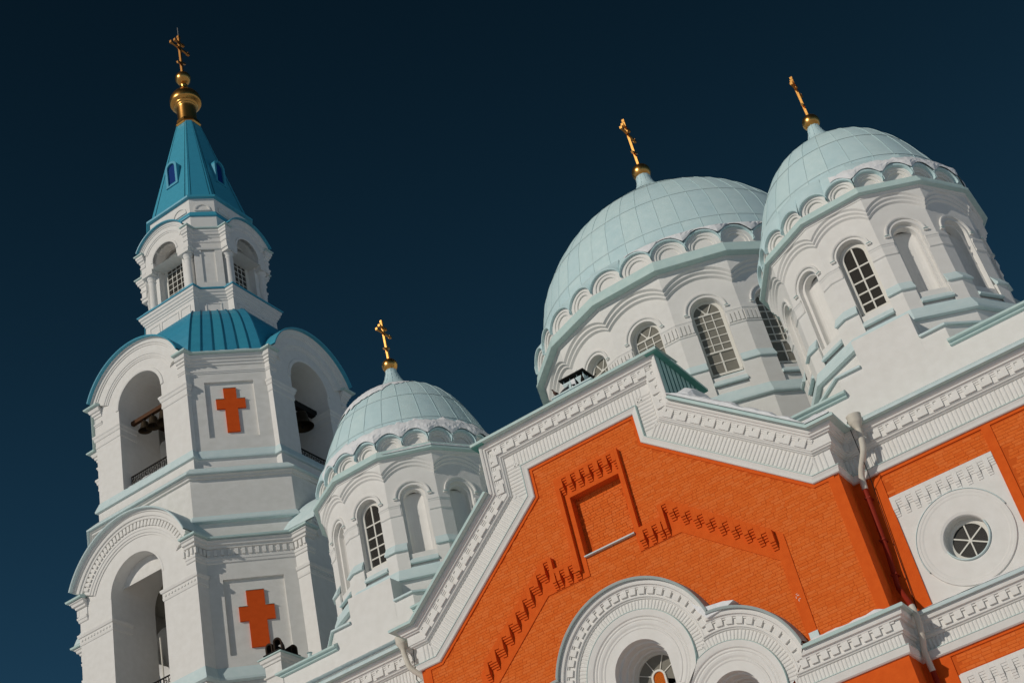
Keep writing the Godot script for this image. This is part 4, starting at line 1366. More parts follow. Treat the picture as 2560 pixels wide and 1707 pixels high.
func ring_snow(mb: MB, r: float, n: int, y: float, a0: float, a1: float, thick: float, seed_: int) -> void:
	var t := PI / n
	var at_ := func(d: float, rr: float) -> Vector3:
		var a := deg_to_rad(d)
		var rel := fposmod(a + t, 2.0 * t) - t
		var q := rr * cos(t) / cos(rel)
		return Vector3(sin(a) * q, 0, cos(a) * q)
	var k := int((a1 - a0) / 1.0)
	var prev := []
	for i in k + 1:
		var d := lerpf(a0, a1, float(i) / k)
		var h := thick * (0.7 + 0.6 * nz.get_noise_2d(d * 0.8, seed_)) * minf(1.0, 6.0 * minf(float(i) / k, 1.0 - float(i) / k) + 0.1)
		var row := [at_.call(d, r + 0.16) + Vector3.UP * y, at_.call(d, r + 0.17) + Vector3.UP * (y + h * 0.7), at_.call(d, r + 0.05) + Vector3.UP * (y + h * 1.3), at_.call(d, r - 0.25) + Vector3.UP * (y + 0.25 + h)]
		if i > 0:
			for j in 3:
				mb.quad(prev[j], row[j], row[j + 1], prev[j + 1])
		prev = row

# ------------------------------------------------------------------ bell tower
func tpath(h: float, b: float, dc: float) -> PackedVector2Array:
	var q := dc * sqrt(2.0) - b
	return v2([-b, h, b, h, b, q, q, b, h, b, h, -b, q, -b, b, -q, b, -h, -b, -h, -b, -q, -q, -b, -h, -b, -h, b, -q, b, -b, q])
# front of one arched pavilion of the tower (arms along x, face at z = h)
func pavilion_mesh(h: float, b: float, zb: float, y0: float, cy: float, R: float, ow: float, osp: float, osill: float, q: float) -> MB:
	var m := MB.new()
	m.arch_panel(-b, b, y0, func(x): return cy + sqrt(maxf(0.0, R * R - x * x)), ow, osp, osill, h, zb, 0.0, 28)
	var yt := cy + sqrt(R * R - b * b)
	for s: float in [-1.0, 1.0]:
		m.quad(Vector3(s * b, y0, h), Vector3(s * b, y0, q), Vector3(s * b, yt, q), Vector3(s * b, yt, h))
	# inner face of the pavilion wall
	m.arch_panel(-b * 1.02, b * 1.02, y0, func(_x): return cy + R * 0.6, ow, osp, osill, zb, zb - 0.02, 0.0, 20, false)
	return m
func chamfer_mesh(dc: float, c: float, y0: float, y1: float, pu: float, p0: float, p1: float, rec: float) -> MB:
	var m := MB.new()
	m.box(-c, y0, dc - 0.9, c, p0, dc)
	m.box(-c, p1, dc - 0.9, c, y1, dc)
	m.box(-c, p0, dc - 0.9, -pu, p1, dc)
	m.box(pu, p0, dc - 0.9, c, p1, dc)
	m.box(-pu, p0, dc - 0.9, pu, p1, dc - rec)
	return m
func relief_cross(parent: Node, tr: Transform3D, w: float, aw: float, y0: float, a0: float, a1: float, y1: float, z: float) -> void:
	var m := MB.new()
	m.prism(v2([-w, y0, w, y0, w, a0, aw, a0, aw, a1, w, a1, w, y1, -w, y1, -w, a1, -aw, a1, -aw, a0, -w, a0]), z - 0.02, z + 0.09)
	tag(part("red_cross", m, M.redcross, parent, tr), "dark orange cross in raised relief", "")
	m = MB.new()
	for q in [[-w, w, y1], [-aw, -w - 0.002, a1], [w + 0.002, aw, a1]]:
		m.box(q[0] - 0.01, q[2], z - 0.02, q[1] + 0.02, q[2] + 0.012, z + 0.125)
	part("cross_flashing", m, M.edge, parent, tr)
func corner_path(h: float, b: float, dc: float, stub: float) -> PackedVector2Array:
	var q := dc * sqrt(2.0) - b
	return v2([b - stub, h, b, h, b, q, q, b, h, b, h, b - stub])
func build_tower() -> void:
	var T := thing("bell_tower", "tall white bell tower with red crosses and blue spire", "tower", Vector3(XT, 0, ZC))
	var b := MB.new()
	var s2 := sqrt(2.0)
	# ---------------- lower open tier
	var h := 6.95; var w := 3.52; var dc := 6.92; var q := dc * s2 - w; var c := dc - s2 * w
	var pm := pavilion_mesh(h, w, h - 2.7, GY, 30.30, 3.77, 1.56, 30.70, 25.25, q)
	pm.sweep(arc(0, 30.70, 1.56, 180, 0, 24), false, v2([0.0, h - 0.02, 0.0, h + 0.01, 0.10, h + 0.015, 0.12, h - 0.01]), FLAT)
	var a0 := rad_to_deg(acos(3.50 / 3.77))
	var arcp := arc(0, 30.30, 3.77, 180 - a0, a0, 44)
	pm.sweep(arcp, false, v2([-1.10, h - 0.02, -1.09, h + 0.04, -1.0, h + 0.05, -0.98, h + 0.09, -0.86, h + 0.10, -0.84, h + 0.13, -0.42, h + 0.13, -0.40, h + 0.22, -0.30, h + 0.24, -0.28, h + 0.30, -0.12, h + 0.34, -0.10, h + 0.40, 0.0, h + 0.44, 0.02, h - 0.3]), FLAT)
	for i in 34:
		var a := deg_to_rad(lerpf(180 - a0 - 2, a0 + 2, (i + 0.5) / 34.0))
		var u := Vector3(cos(a), sin(a), 0)
		pm.x = Transform3D(Basis(Vector3(u.y, -u.x, 0), u, Vector3(0, 0, 1)), Vector3(0, 30.30, h) + u * 3.77)
		pm.box(-0.075, -0.70, 0.10, 0.075, -0.42, 0.20)
	pm.x = Transform3D.IDENTITY
	var impp := v2([0.0, 29.20, 0.03, 29.22, 0.05, 29.32, 0.04, 29.34, 0.04, 29.55, 0.09, 29.58, 0.12, 29.68, 0.12, 29.73, 0.0, 29.75])
	for pth in [v2([1.56, h - 1.2, 1.56, h, w, h, w, q]), v2([-w, q, -w, h, -1.56, h, -1.56, h - 1.2])]:
		pm.sweep(pth, false, impp, PLAN, false)
	for i in 10:
		for s: float in [-1.0, 1.0]:
			var x: float = s * (1.70 + 0.19 * i)
			pm.box(x - 0.04, 29.38, h, x + 0.04, 29.46, h + 0.075)
	var pmm := pm.mesh()
	var roofm := MB.new()
	roofm.sweep(arcp, false, v2([0.0, h + 0.30, 0.0, h + 0.62, 0.05, h + 0.64, 0.07, h + 0.60, 0.11, h - 1.6]), FLAT, false)
	var rmm := roofm.mesh()
	var cmm := chamfer_mesh(dc, c, GY, 31.3, 1.32, 25.94, 29.52, 0.14).mesh()
	var corn := MB.new(); var cl := MB.new()
	var cp := corner_path(h, w, dc, 0.5)
	corn.sweep(cp, false, v2([0.0, 30.30, 0.05, 30.33, 0.07, 30.45, 0.10, 30.47, 0.11, 30.58, 0.05, 30.60, 0.05, 30.98, 0.14, 31.0, 0.16, 31.10, 0.24, 31.13, 0.27, 31.24, 0.33, 31.28, 0.33, 31.33, 0.0, 31.36]), PLAN)
	for i in 13:
		var u2 := lerpf(-c + 0.12, c - 0.12, i / 12.0)
		corn.x = turn(45.0)
		corn.box(u2 - 0.075, 30.66, dc, u2 + 0.075, 30.95, dc + 0.13)
	corn.x = Transform3D.IDENTITY
	for i in 3:
		corn.box(w, 30.66, h - 0.56 + i * 0.24, w + 0.13, 30.95, h - 0.42 + i * 0.24)
		corn.box(h - 0.56 + i * 0.24, 30.66, w, h - 0.42 + i * 0.24, 30.95, w + 0.13)
		corn.box(w - 0.12 - i * 0.24, 30.66, h, w - 0.02 - i * 0.24, 30.95, h + 0.13)
	cl.sweep(cp, false, v2([0.2, 31.34, 0.44, 31.36, 0.46, 31.44, 0.42, 31.47, -0.8, 31.85]), PLAN)
	var cnm := corn.mesh(); var clm := cl.mesh()
	var led := MB.new()
	led.sweep(tpath(h, w, dc), true, v2([0.02, 24.75, 0.20, 24.80, 0.21, 24.90, 0.02, 25.42, 0.0, 25.42]), PLAN)
	for k in 4:
		var tr := turn(90.0 * k)
		var pv := part("lower_arch", pmm, M.white, T, tr)
		part("barrel_roof", rmm, M.ledge, pv)
		var ch := part("corner_wall", cmm, M.white2, T, tr * turn(45.0))
		part("corner_cornice", cnm, M.white, T, tr)
		part("eave_metal", clm, M.edge, T, tr)
		relief_cross(ch, Transform3D.IDENTITY, 0.385, 0.76, 26.26, 27.50, 28.18, 28.93, dc - 0.14)
		railing(T, tr, h - 0.55, 25.25, 1.53)
	part("lower_ledge", led, M.ledge, T)
	for q2 in [[20.0, 25.15], [32.5, 32.7]]:
		b = MB.new()
		b.x = Transform3D(Basis(Vector3.RIGHT, -PI / 2), Vector3.ZERO)
		b.prism(ngon(5.6, 8, 22.5), q2[0], q2[1])
		part("floor_slab", b, M.cream, T)
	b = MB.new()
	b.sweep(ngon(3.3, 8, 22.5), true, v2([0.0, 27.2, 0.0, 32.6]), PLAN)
	part("added_core", b, M.room, T)  # core added inside so no sunlit patch shows through the lower arch
	# ---------------- plain middle band
	var mid := v2([-3.05, 6.3, 3.05, 6.3, 6.3, 3.05, 6.3, -3.05, 3.05, -6.3, -3.05, -6.3, -6.3, -3.05, -6.3, 3.05])
	b = MB.new()
	b.sweep(mid, true, v2([0.0, 31.3, 0.0, 35.2]), PLAN)
	b.sweep(mid, true, v2([0.0, 34.80, 0.10, 34.82, 0.12, 34.90, 0.22, 34.93, 0.22, 34.97, 0.0, 35.0]), PLAN)
	part("middle_wall", b, M.white2, T)
	b = MB.new()
	b.sweep(mid, true, v2([0.0, 32.50, 0.24, 32.52, 0.25, 32.59, 0.02, 32.90, 0.0, 32.90]), PLAN)
	b.sweep(mid, true, v2([0.15, 34.975, 0.34, 34.985, 0.35, 35.05, -0.12, 35.5, -0.2, 35.5]), PLAN)
	part("middle_ledge", b, M.ledge, T)
	# ---------------- belfry
	h = 5.88; w = 3.02; dc = 6.10; q = dc * s2 - w; c = dc - s2 * w
	pm = pavilion_mesh(h, w, h - 2.7, 35.1, 41.08, 3.22, 1.43, 41.22, 36.62, q)
	pm.sweep(arc(0, 41.22, 1.43, 180, 0, 26), false, v2([0.0, h - 0.30, 0.0, h + 0.03, 0.06, h + 0.05, 0.17, h + 0.05, 0.20, h - 0.01]), FLAT)
	a0 = rad_to_deg(acos(3.0 / 3.22))
	arcp = arc(0, 41.08, 3.22, 180 - a0, a0, 44)
	pm.sweep(arcp, false, v2([-0.98, h - 0.02, -0.97, h + 0.035, -0.90, h + 0.045, -0.88, h + 0.075, -0.80, h + 0.085, -0.78, h + 0.12, -0.70, h + 0.13, -0.34, h + 0.135, -0.32, h + 0.18, -0.25, h + 0.19, -0.23, h + 0.24, -0.05, h + 0.28, 0.0, h + 0.34, 0.02, h - 0.3]), FLAT)
	var imb := v2([0.0, 39.76, 0.035, 39.79, 0.045, 39.90, 0.03, 39.93, 0.035, 40.12, 0.075, 40.16, 0.10, 40.30, 0.14, 40.36, 0.14, 40.46, 0.0, 40.49])
	for pth in [v2([1.43, h - 1.1, 1.43, h, w, h, w, q]), v2([-w, q, -w, h, -1.43, h, -1.43, h - 1.1])]:
		pm.sweep(pth, false, imb, PLAN, false)
	pmm = pm.mesh()
	roofm = MB.new()
	roofm.sweep(arcp, false, v2([0.0, h + 0.22, 0.0, h + 0.52, 0.05, h + 0.54, 0.07, h + 0.50, 0.11, h - 3.6]), FLAT, false)
	rmm = roofm.mesh()
	cmm = chamfer_mesh(dc, c, 35.1, 42.1, 1.17, 37.36, 40.54, 0.13).mesh()
	corn = MB.new(); cl = MB.new()
	cp = corner_path(h, w, dc, 0.45)
	corn.sweep(cp, false, v2([0.0, 41.02, 0.035, 41.04, 0.04, 41.10, 0.07, 41.12, 0.075, 41.20, 0.0, 41.23]), PLAN)
	corn.sweep(cp, false, v2([0.0, 41.50, 0.05, 41.52, 0.06, 41.64, 0.12, 41.67, 0.13, 41.78, 0.20, 41.82, 0.24, 41.95, 0.26, 42.02, 0.0, 42.04]), PLAN)
	cl.sweep(cp, false, v2([0.2, 42.03, 0.40, 42.05, 0.42, 42.12, 0.38, 42.15, -0.5, 42.4]), PLAN)
	cnm = corn.mesh(); clm = cl.mesh()
	for k in 4:
		var tr := turn(90.0 * k)
		var pv := part("belfry_arch", pmm, M.white, T, tr)
		part("barrel_roof", rmm, M.blue, pv)
		var ch := part("corner_wall", cmm, M.white2, T, tr * turn(45.0))
		part("corner_cornice", cnm, M.white, T, tr)
		part("eave_metal", clm, M.edge, T, tr)
		relief_cross(ch, Transform3D.IDENTITY, 0.30, 0.69, 37.67, 39.0, 39.56, 40.18, dc - 0.13)
		railing(T, tr, h - 0.55, 36.68, 1.40)
	b = MB.new()
	b.sweep(tpath(h, w, dc), true, v2([0.0, 35.3, 0.05, 35.4, 0.05, 36.12, 0.10, 36.15, 0.0, 36.2]), PLAN)
	part("belfry_base", b, M.white, T)
	b = MB.new()
	b.sweep(tpath(h, w, dc), true, v2([0.06, 36.13, 0.17, 36.15, 0.18, 36.23, 0.02, 36.66, 0.0, 36.66]), PLAN)
	part("belfry_ledge", b, M.ledge, T)
	for q2 in [[36.3, 36.55], [42.9, 43.1]]:
		b = MB.new()
		b.x = Transform3D(Basis(Vector3.RIGHT, -PI / 2), Vector3.ZERO)
		b.prism(ngon(5.15, 8, 22.5), q2[0], q2[1])
		part("floor_slab", b, M.timber, T)
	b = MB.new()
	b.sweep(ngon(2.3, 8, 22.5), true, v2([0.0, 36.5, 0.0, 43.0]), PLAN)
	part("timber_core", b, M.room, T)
	b = MB.new()
	for k in 4:
		b.x = turn(90.0 * k)
		snow_bar(b, Vector3(-1.3, 36.63, h - 0.4), Vector3(1.3, 36.63, h - 0.4), Vector3(0, 0, 0.45), Vector3(0, 1, 0), 0.10, 0.12, 60 + k)
		b.x = turn(90.0 * k + 45.0)
		snow_bar(b, Vector3(-1.9, 35.35, 6.15), Vector3(1.9, 35.35, 6.15), Vector3(0, -0.05, 0.42), Vector3(0, 1, 0), 0.10, 0.10, 70 + k)
		snow_bar(b, Vector3(-1.7, 42.2, 6.05), Vector3(1.7, 42.2, 6.05), Vector3(0, 0, 0.35), Vector3(0, 1, 0), 0.07, 0.08, 80 + k)
	b.x = Transform3D.IDENTITY
	stuff(part("ledge_snow", b, M.snow, T))
	# curved blue roof with standing seams over the belfry
	b = MB.new()
	var lev := []
	for i in 11:
		var t := i / 10.0
		lev.append([lerpf(6.22, 3.3, 1.0 - cos(t * PI / 2)), 42.15 + 4.35 * sin(t * PI / 2), lerpf(1.80, 1.0, t)])
	var rt := part("belfry_roof", MB.new(), M.blue2, T)
	var rb := MB.new()
	for k in 4:
		for i in 10:
			var A: Array = lev[i]; var B: Array = lev[i + 1]
			rb.x = turn(90.0 * k + 45.0)
			var e0 := Vector3(A[2], A[1], A[0]); var e1 := Vector3(B[2], B[1], B[0])
			# cardinal side between two corner faces, left open behind the arch
			var rot := Basis(Vector3.UP, PI / 2)
			var f0 := rot * Vector3(-A[2], A[1], A[0]); var f1 := rot * Vector3(-B[2], B[1], B[0])
			if i < 3:
				rb.quad(e0, e0.lerp(f0, 0.22), e1.lerp(f1, 0.22), e1)
				rb.quad(f0.lerp(e0, 0.22), f0, f1, f1.lerp(e1, 0.22))
			else:
				rb.quad(e0, f0, f1, e1)
	rb.x = Transform3D.IDENTITY
	rt.mesh = rb.mesh()
	for k in 4:
		for m in 6:
			b = MB.new()
			var se := MB.new()
			for i in 10:
				var A: Array = lev[i]; var B: Array = lev[i + 1]
				var f0 := -1.0 + 2.0 * m / 6.0; var f1 := -1.0 + 2.0 * (m + 1) / 6.0
				b.quad(Vector3(A[2] * f0, A[1], A[0]), Vector3(A[2] * f1, A[1], A[0]), Vector3(B[2] * f1, B[1], B[0]), Vector3(B[2] * f0, B[1], B[0]))
				for g in ([f0, f1] if m == 5 else [f0]):
					var na := Vector3(0, B[0] - A[0], A[1] - B[1])
					var nn := Vector3(0, A[0] - B[0], B[1] - A[1]).normalized() * 0.05
					var p := Vector3(A[2] * g, A[1], A[0]); var r := Vector3(B[2] * g, B[1], B[0])
					var o := Vector3(0.018, 0, 0)
					se.quad(p - o, r - o, r - o + nn, p - o + nn)
					se.quad(p + o, r + o, r + o + nn, p + o + nn)
					se.quad(p - o + nn, p + o + nn, r + o + nn, r - o + nn)
			var sp := part("sheet", b, M.blue if (m + k) % 2 == 0 else M.blue2, rt, turn(90.0 * k + 45.0))
			part("seam", se, M.blueseam, rt, turn(90.0 * k + 45.0))
	# ---------------- lantern
	h = 3.17; w = 1.72; dc = 3.18; q = dc * s2 - w; c = dc - s2 * w
	b = MB.new()
	b.sweep(tpath(h, w, dc), true, v2([0.05, 45.9, 0.05, 46.5, 0.0, 46.55, 0.0, 47.75, 0.04, 47.78, 0.05, 47.88, 0.10, 47.92, 0.12, 48.02, 0.17, 48.06, 0.19, 48.20, 0.24, 48.24, 0.26, 48.38, 0.0, 48.4]), PLAN)
	part("lantern_base", b, M.white, T)
	b = MB.new()
	for k in 4:
		b.x = turn(90.0 * k)
		for g in [[-1.45, -0.75], [-0.62, 0.62], [0.75, 1.45]]:
			frame_relief(b, g[0], 46.85, g[1], 47.55, h, 0.03)
		b.x = turn(90.0 * k + 45.0)
		frame_relief(b, -0.42, 47.05, 0.42, 47.62, dc, 0.03)
	b.x = Transform3D.IDENTITY
	part("panel_moulding", b, M.white, T)
	b = MB.new()
	b.sweep(tpath(h, w, dc), true, v2([0.2, 48.385, 0.31, 48.40, 0.33, 48.47, 0.0, 48.72, -0.5, 48.85]), PLAN)
	b.sweep(tpath(h, w, dc), true, v2([0.04, 46.48, 0.085, 46.49, 0.09, 46.53, 0.0, 46.58]), PLAN)
	part("lantern_ledge", b, M.blue, T)
	pm = MB.new()
	pm.arch_panel(-w, w, 51.40, func(x): return 51.80 + sqrt(maxf(0.0, 1.95 * 1.95 - x * x)), 0.86, 51.75, 51.40, h, h - 1.0, 0.0, 22)
	for s: float in [-1.0, 1.0]:
		pm.box(minf(s * 0.86, s * 1.50), 48.5, h - 1.2, maxf(s * 0.86, s * 1.50), 51.45, h - 0.38)
		pm.quad(Vector3(s * w, 51.4, h), Vector3(s * w, 51.4, q), Vector3(s * w, 52.7, q), Vector3(s * w, 52.7, h))
		pm.quad(Vector3(s * w, 51.4, h), Vector3(s * 0.86, 51.4, h), Vector3(s * 0.86, 51.4, h - 0.6), Vector3(s * w, 51.4, h - 0.6))
	pm.sweep(arc(0, 51.75, 0.86, 180, 0, 22), false, v2([0.0, h - 0.2, 0.0, h + 0.02, 0.05, h + 0.04, 0.12, h + 0.04, 0.14, h - 0.01]), FLAT)
	a0 = rad_to_deg(acos(1.70 / 1.95))
	arcp = arc(0, 51.80, 1.95, 180 - a0, a0, 32)
	pm.sweep(arcp, false, v2([-0.58, h - 0.02, -0.57, h + 0.03, -0.50, h + 0.04, -0.48, h + 0.07, -0.42, h + 0.08, -0.24, h + 0.085, -0.22, h + 0.12, -0.16, h + 0.13, -0.14, h + 0.17, 0.0, h + 0.20, 0.02, h - 0.3]), FLAT)
	pmm = pm.mesh()
	roofm = MB.new()
	roofm.sweep(arcp, false, v2([0.0, h + 0.12, 0.0, h + 0.36, 0.04, h + 0.37, 0.06, h + 0.34, 0.09, h - 1.5]), FLAT, false)
	rmm = roofm.mesh()
	cmm = chamfer_mesh(dc, c, 48.4, 52.8, 0.36, 49.06, 51.40, 0.07).mesh()
	corn = MB.new(); cl = MB.new()
	cp = corner_path(h, w, dc, 0.30)
	corn.sweep(cp, false, v2([0.0, 51.78, 0.04, 51.80, 0.05, 51.92, 0.02, 51.95, 0.02, 52.10, 0.06, 52.13, 0.08, 52.25, 0.14, 52.28, 0.16, 52.42, 0.20, 52.46, 0.20, 52.60, 0.0, 52.63]), PLAN)
	corn.sweep(cp, false, v2([-0.02, 51.28, 0.05, 51.30, 0.07, 51.40, 0.0, 51.42]), PLAN)
	cl.sweep(cp, false, v2([0.1, 52.62, 0.27, 52.64, 0.28, 52.70, 0.25, 52.73, -0.6, 53.1]), PLAN)
	cnm = corn.mesh(); clm = cl.mesh()
	var col := MB.new()
	col.lathe(v2([0.0, 48.55, 0.30, 48.6, 0.30, 48.75, 0.24, 48.85, 0.205, 48.95, 0.20, 49.8, 0.19, 50.72, 0.24, 50.76, 0.24, 50.82, 0.20, 50.86, 0.24, 50.98, 0.40, 51.2, 0.0, 51.2]), 18)
	col.box(-0.38, 51.1, -0.38, 0.38, 51.42, 0.38)
	var colm := col.mesh()
	var base := MB.new()
	base.box(-0.40, 48.45, -0.36, 0.40, 48.72, 0.40)
	base.sweep(v2([-0.40, 0.40, 0.40, 0.40]), false, v2([-0.7, 48.95, 0.0, 48.74, 0.05, 48.72, 0.05, 48.66, 0.0, 48.66]), PLAN)
	var basem := base.mesh()
	for k in 4:
		var tr := turn(90.0 * k)
		var pv := part("lantern_arch", pmm, M.white, T, tr)
		part("barrel_roof", rmm, M.blue, pv)
		for s: float in [-1.0, 1.0]:
			var cn := part("column", colm, M.white, T, tr * off(s * 1.33, 0, h - 0.34))
			part("column_base", basem, M.blue, cn)
		part("corner_wall", cmm, M.white2, T, tr * turn(45.0))
		part("corner_cornice", cnm, M.white, T, tr)
		part("eave_metal", clm, M.edge, T, tr)
		lattice(T, tr * off(0, 0, h - 0.85))
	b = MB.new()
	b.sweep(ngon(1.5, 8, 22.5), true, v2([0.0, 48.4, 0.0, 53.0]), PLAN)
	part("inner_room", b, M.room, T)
	# ---------------- octagonal neck under the spire
	var neck := v2([-1.48, 2.45, 1.48, 2.45, 2.45, 1.48, 2.45, -1.48, 1.48, -2.45, -1.48, -2.45, -2.45, -1.48, -2.45, 1.48])
	b = MB.new()
	b.sweep(neck, true, v2([0.06, 52.5, 0.06, 54.0, 0.0, 54.02, 0.0, 55.40]), PLAN)
	for k in 4:
		b.x = turn(90.0 * k)
		for x in [-0.75, 0.75]:
			lunette(b, x, 54.50, 0.42, 2.45)
		b.x = turn(90.0 * k + 45.0)
		lunette(b, 0.0, 54.50, 0.36, (1.48 + 2.45) / s2)
	b.x = Transform3D.IDENTITY
	part("neck", b, M.white, T)
	b = MB.new()
	b.sweep(neck, true, v2([0.05, 53.98, 0.14, 54.0, 0.15, 54.05, 0.02, 54.36, 0.0, 54.36]), PLAN)
	b.sweep(neck, true, v2([0.0, 55.34, 0.18, 55.36, 0.20, 55.46, 0.16, 55.52, -0.3, 55.8]), PLAN)
	part("neck_band", b, M.blue, T)
	# ---------------- spire
	var oct0 := v2([-1.46, 2.38, 1.46, 2.38, 2.38, 1.46, 2.38, -1.46, 1.46, -2.38, -1.46, -2.38, -2.38, -1.46, -2.38, 1.46])
	var kk := 0.257
	b = MB.new()
	var se := MB.new()
	var sp := part("spire", MB.new(), M.blueseam, T)
	for i in 8:
		var p0 := oct0[i]; var p1 := oct0[(i + 1) % 8]
		var A := Vector3(p0.x, 55.5, p0.y); var B := Vector3(p1.x, 55.5, p1.y)
		var Cc := Vector3(p1.x * kk, 63.55, p1.y * kk); var Dd := Vector3(p0.x * kk, 63.55, p0.y * kk)
		se.quad(A, B, Cc, Dd)
		var f := MB.new()
		var nn := (B - A).cross(Dd - A).normalized()
		var ins := func(P: Vector3, Q: Vector3, t: float) -> Vector3: return P.lerp(Q, t)
		var lift := nn * 0.025
		for g in [[0.0, 0.08], [0.11, 0.89], [0.92, 1.0]]:
			f.quad(A.lerp(B, g[0]) + lift, A.lerp(B, g[1]) + lift, Dd.lerp(Cc, g[1]) + lift, Dd.lerp(Cc, g[0]) + lift)
		part("spire_face", f, M.blue if i % 2 == 0 else M.blue2, sp)
	sp.mesh = se.mesh()
	for k in 4:
		var tr := turn(90.0 * k)
		var zf := 1.98
		var d := MB.new()
		d.sweep(PackedVector2Array([Vector2(-0.43, 57.70)]) + arc(0, 59.05, 0.43, 180, 0, 14) + PackedVector2Array([Vector2(0.43, 57.70)]), false, v2([-0.15, zf - 0.14, -0.15, zf, 0.0, zf, 0.01, zf - 1.1]), FLAT, false)
		d.box(-0.45, 57.60, zf - 0.7, 0.45, 57.70, zf + 0.04)
		var dm := part("dormer", d, M.blue, T, tr)
		var gl := MB.new()
		var pl := arc(0, 59.05, 0.285, 0, 180, 12)
		pl.append(Vector2(-0.285, 57.70)); pl.append(Vector2(0.285, 57.70))
		gl.prism(pl, zf - 0.2, zf - 0.11)
		part("pane", gl, M.blueglass, dm)
	# ---------------- gilt top
	b = MB.new()
	b.lathe(v2([0.50, 63.40, 0.74, 63.45, 0.80, 63.55, 0.74, 63.70, 0.70, 63.95, 0.60, 64.02]), 8, false, PI / 8, TAU + PI / 8)
	b.lathe(v2([0.57, 63.9, 0.57, 65.15, 0.64, 65.18, 0.66, 65.24, 0.64, 65.30, 0.73, 65.33, 0.75, 65.42, 0.72, 65.46, 0.90, 65.50, 0.96, 65.62, 0.955, 65.85, 0.90, 66.08, 0.76, 66.32, 0.55, 66.50, 0.34, 66.62, 0.22, 66.80, 0.17, 67.0, 0.17, 67.15, 0.24, 67.22, 0.17, 67.28, 0.15, 67.4]), 32)
	part("gilt_cupola", b, M.gold, T)
	b = MB.new()
	b.lathe(ball_prof(67.82, 0.48, 16), 28)
	part("gilt_ball", b, M.gold, T)
	make_cross(T, 68.25, 3.35, M.golddark, 1.6)
	b = MB.new()
	b.box(-0.015, 71.5, -0.015, 0.015, 72.5, 0.015)
	part("lightning_rod", b, M.wire, T)
func frame_relief(mb: MB, x0: float, y0: float, x1: float, y1: float, z: float, p: float) -> void:
	mb.sweep(v2([x0, y0, x0, y1, x1, y1, x1, y0]), true, v2([-0.05, z - 0.01, -0.05, z + p, 0.0, z + p, 0.0, z - 0.01]), FLAT)
func lunette(mb: MB, x: float, y: float, r: float, z: float) -> void:
	mb.sweep(arc(x, y, r, 180, 0, 14), false, v2([0.0, z - 0.01, 0.0, z + 0.05, 0.07, z + 0.055, 0.08, z - 0.01]), FLAT)
	mb.box(x - r - 0.08, y - 0.06, z - 0.01, x + r + 0.08, y, z + 0.07)
func railing(parent: Node, tr: Transform3D, z: float, y: float, w: float) -> void:
	var b := MB.new()
	b.box(-w, y + 0.86, z - 0.03, w, y + 0.91, z + 0.03)
	b.box(-w, y + 0.06, z - 0.025, w, y + 0.10, z + 0.025)
	for i in 22:
		var x := lerpf(-w, w, i / 21.0)
		b.box(x - 0.012, y, z - 0.012, x + 0.012, y + 0.88, z + 0.012)
	for i in 10:
		b.x = off(lerpf(-w + 0.14, w - 0.14, i / 9.0), y + 0.66, z)
		b.sweep(arc(0, 0, 0.09, 0, 324, 9), true, v2([0.0, -0.01, 0.0, 0.01, -0.02, 0.01, -0.02, -0.01]), FLAT)
	b.x = Transform3D.IDENTITY
	part("railing", b, M.iron, parent, tr)
func lattice(parent: Node, tr: Transform3D) -> void:
	var b := MB.new()
	var gw := 0.62; var y0 := 49.05; var sp := 51.55
	b.sweep(PackedVector2Array([Vector2(-gw, y0)]) + arc(0, sp, gw, 180, 0, 16) + PackedVector2Array([Vector2(gw, y0)]), false, v2([0.0, -0.05, 0.0, 0.04, 0.26, 0.04]), FLAT, false)
	b.box(-gw, y0 - 0.1, -0.04, gw, y0, 0.04)
	for x in [-0.31, 0.0, 0.31]:
		b.box(x - 0.018, y0, -0.02, x + 0.018, sp, 0.02)
	for i in 7:
		var y := y0 + 0.36 * (i + 1) - 0.02
		if y < sp - 0.05:
			b.box(-gw, y - 0.018, -0.02, gw, y + 0.018, 0.022)
	b.box(-gw, sp - 0.03, -0.03, gw, sp + 0.03, 0.03)
	for a in [60.0, 120.0]:
		b.x = Transform3D(Basis(Vector3(0, 0, 1), deg_to_rad(a)), Vector3(0, sp, 0))
		b.box(0, -0.018, -0.02, gw, 0.018, 0.02)
	b.x = Transform3D.IDENTITY
	var w := part("window", b, M.frame, parent, tr)
	for i in 4:
		for j in 7:
			var p := MB.new()
			p.box(-gw + 0.31 * i + 0.012, y0 + 0.36 * j, -0.006, -gw + 0.31 * (i + 1) - 0.012, minf(y0 + 0.36 * (j + 1) - 0.03, sp - 0.02), 0.0)
			part("pane", p, M.glass, w)
	var t := MB.new()
	t.prism(arc(0, sp, gw, 0, 180, 14), -0.006, 0.0)
	part("pane", t, M.glass, w)

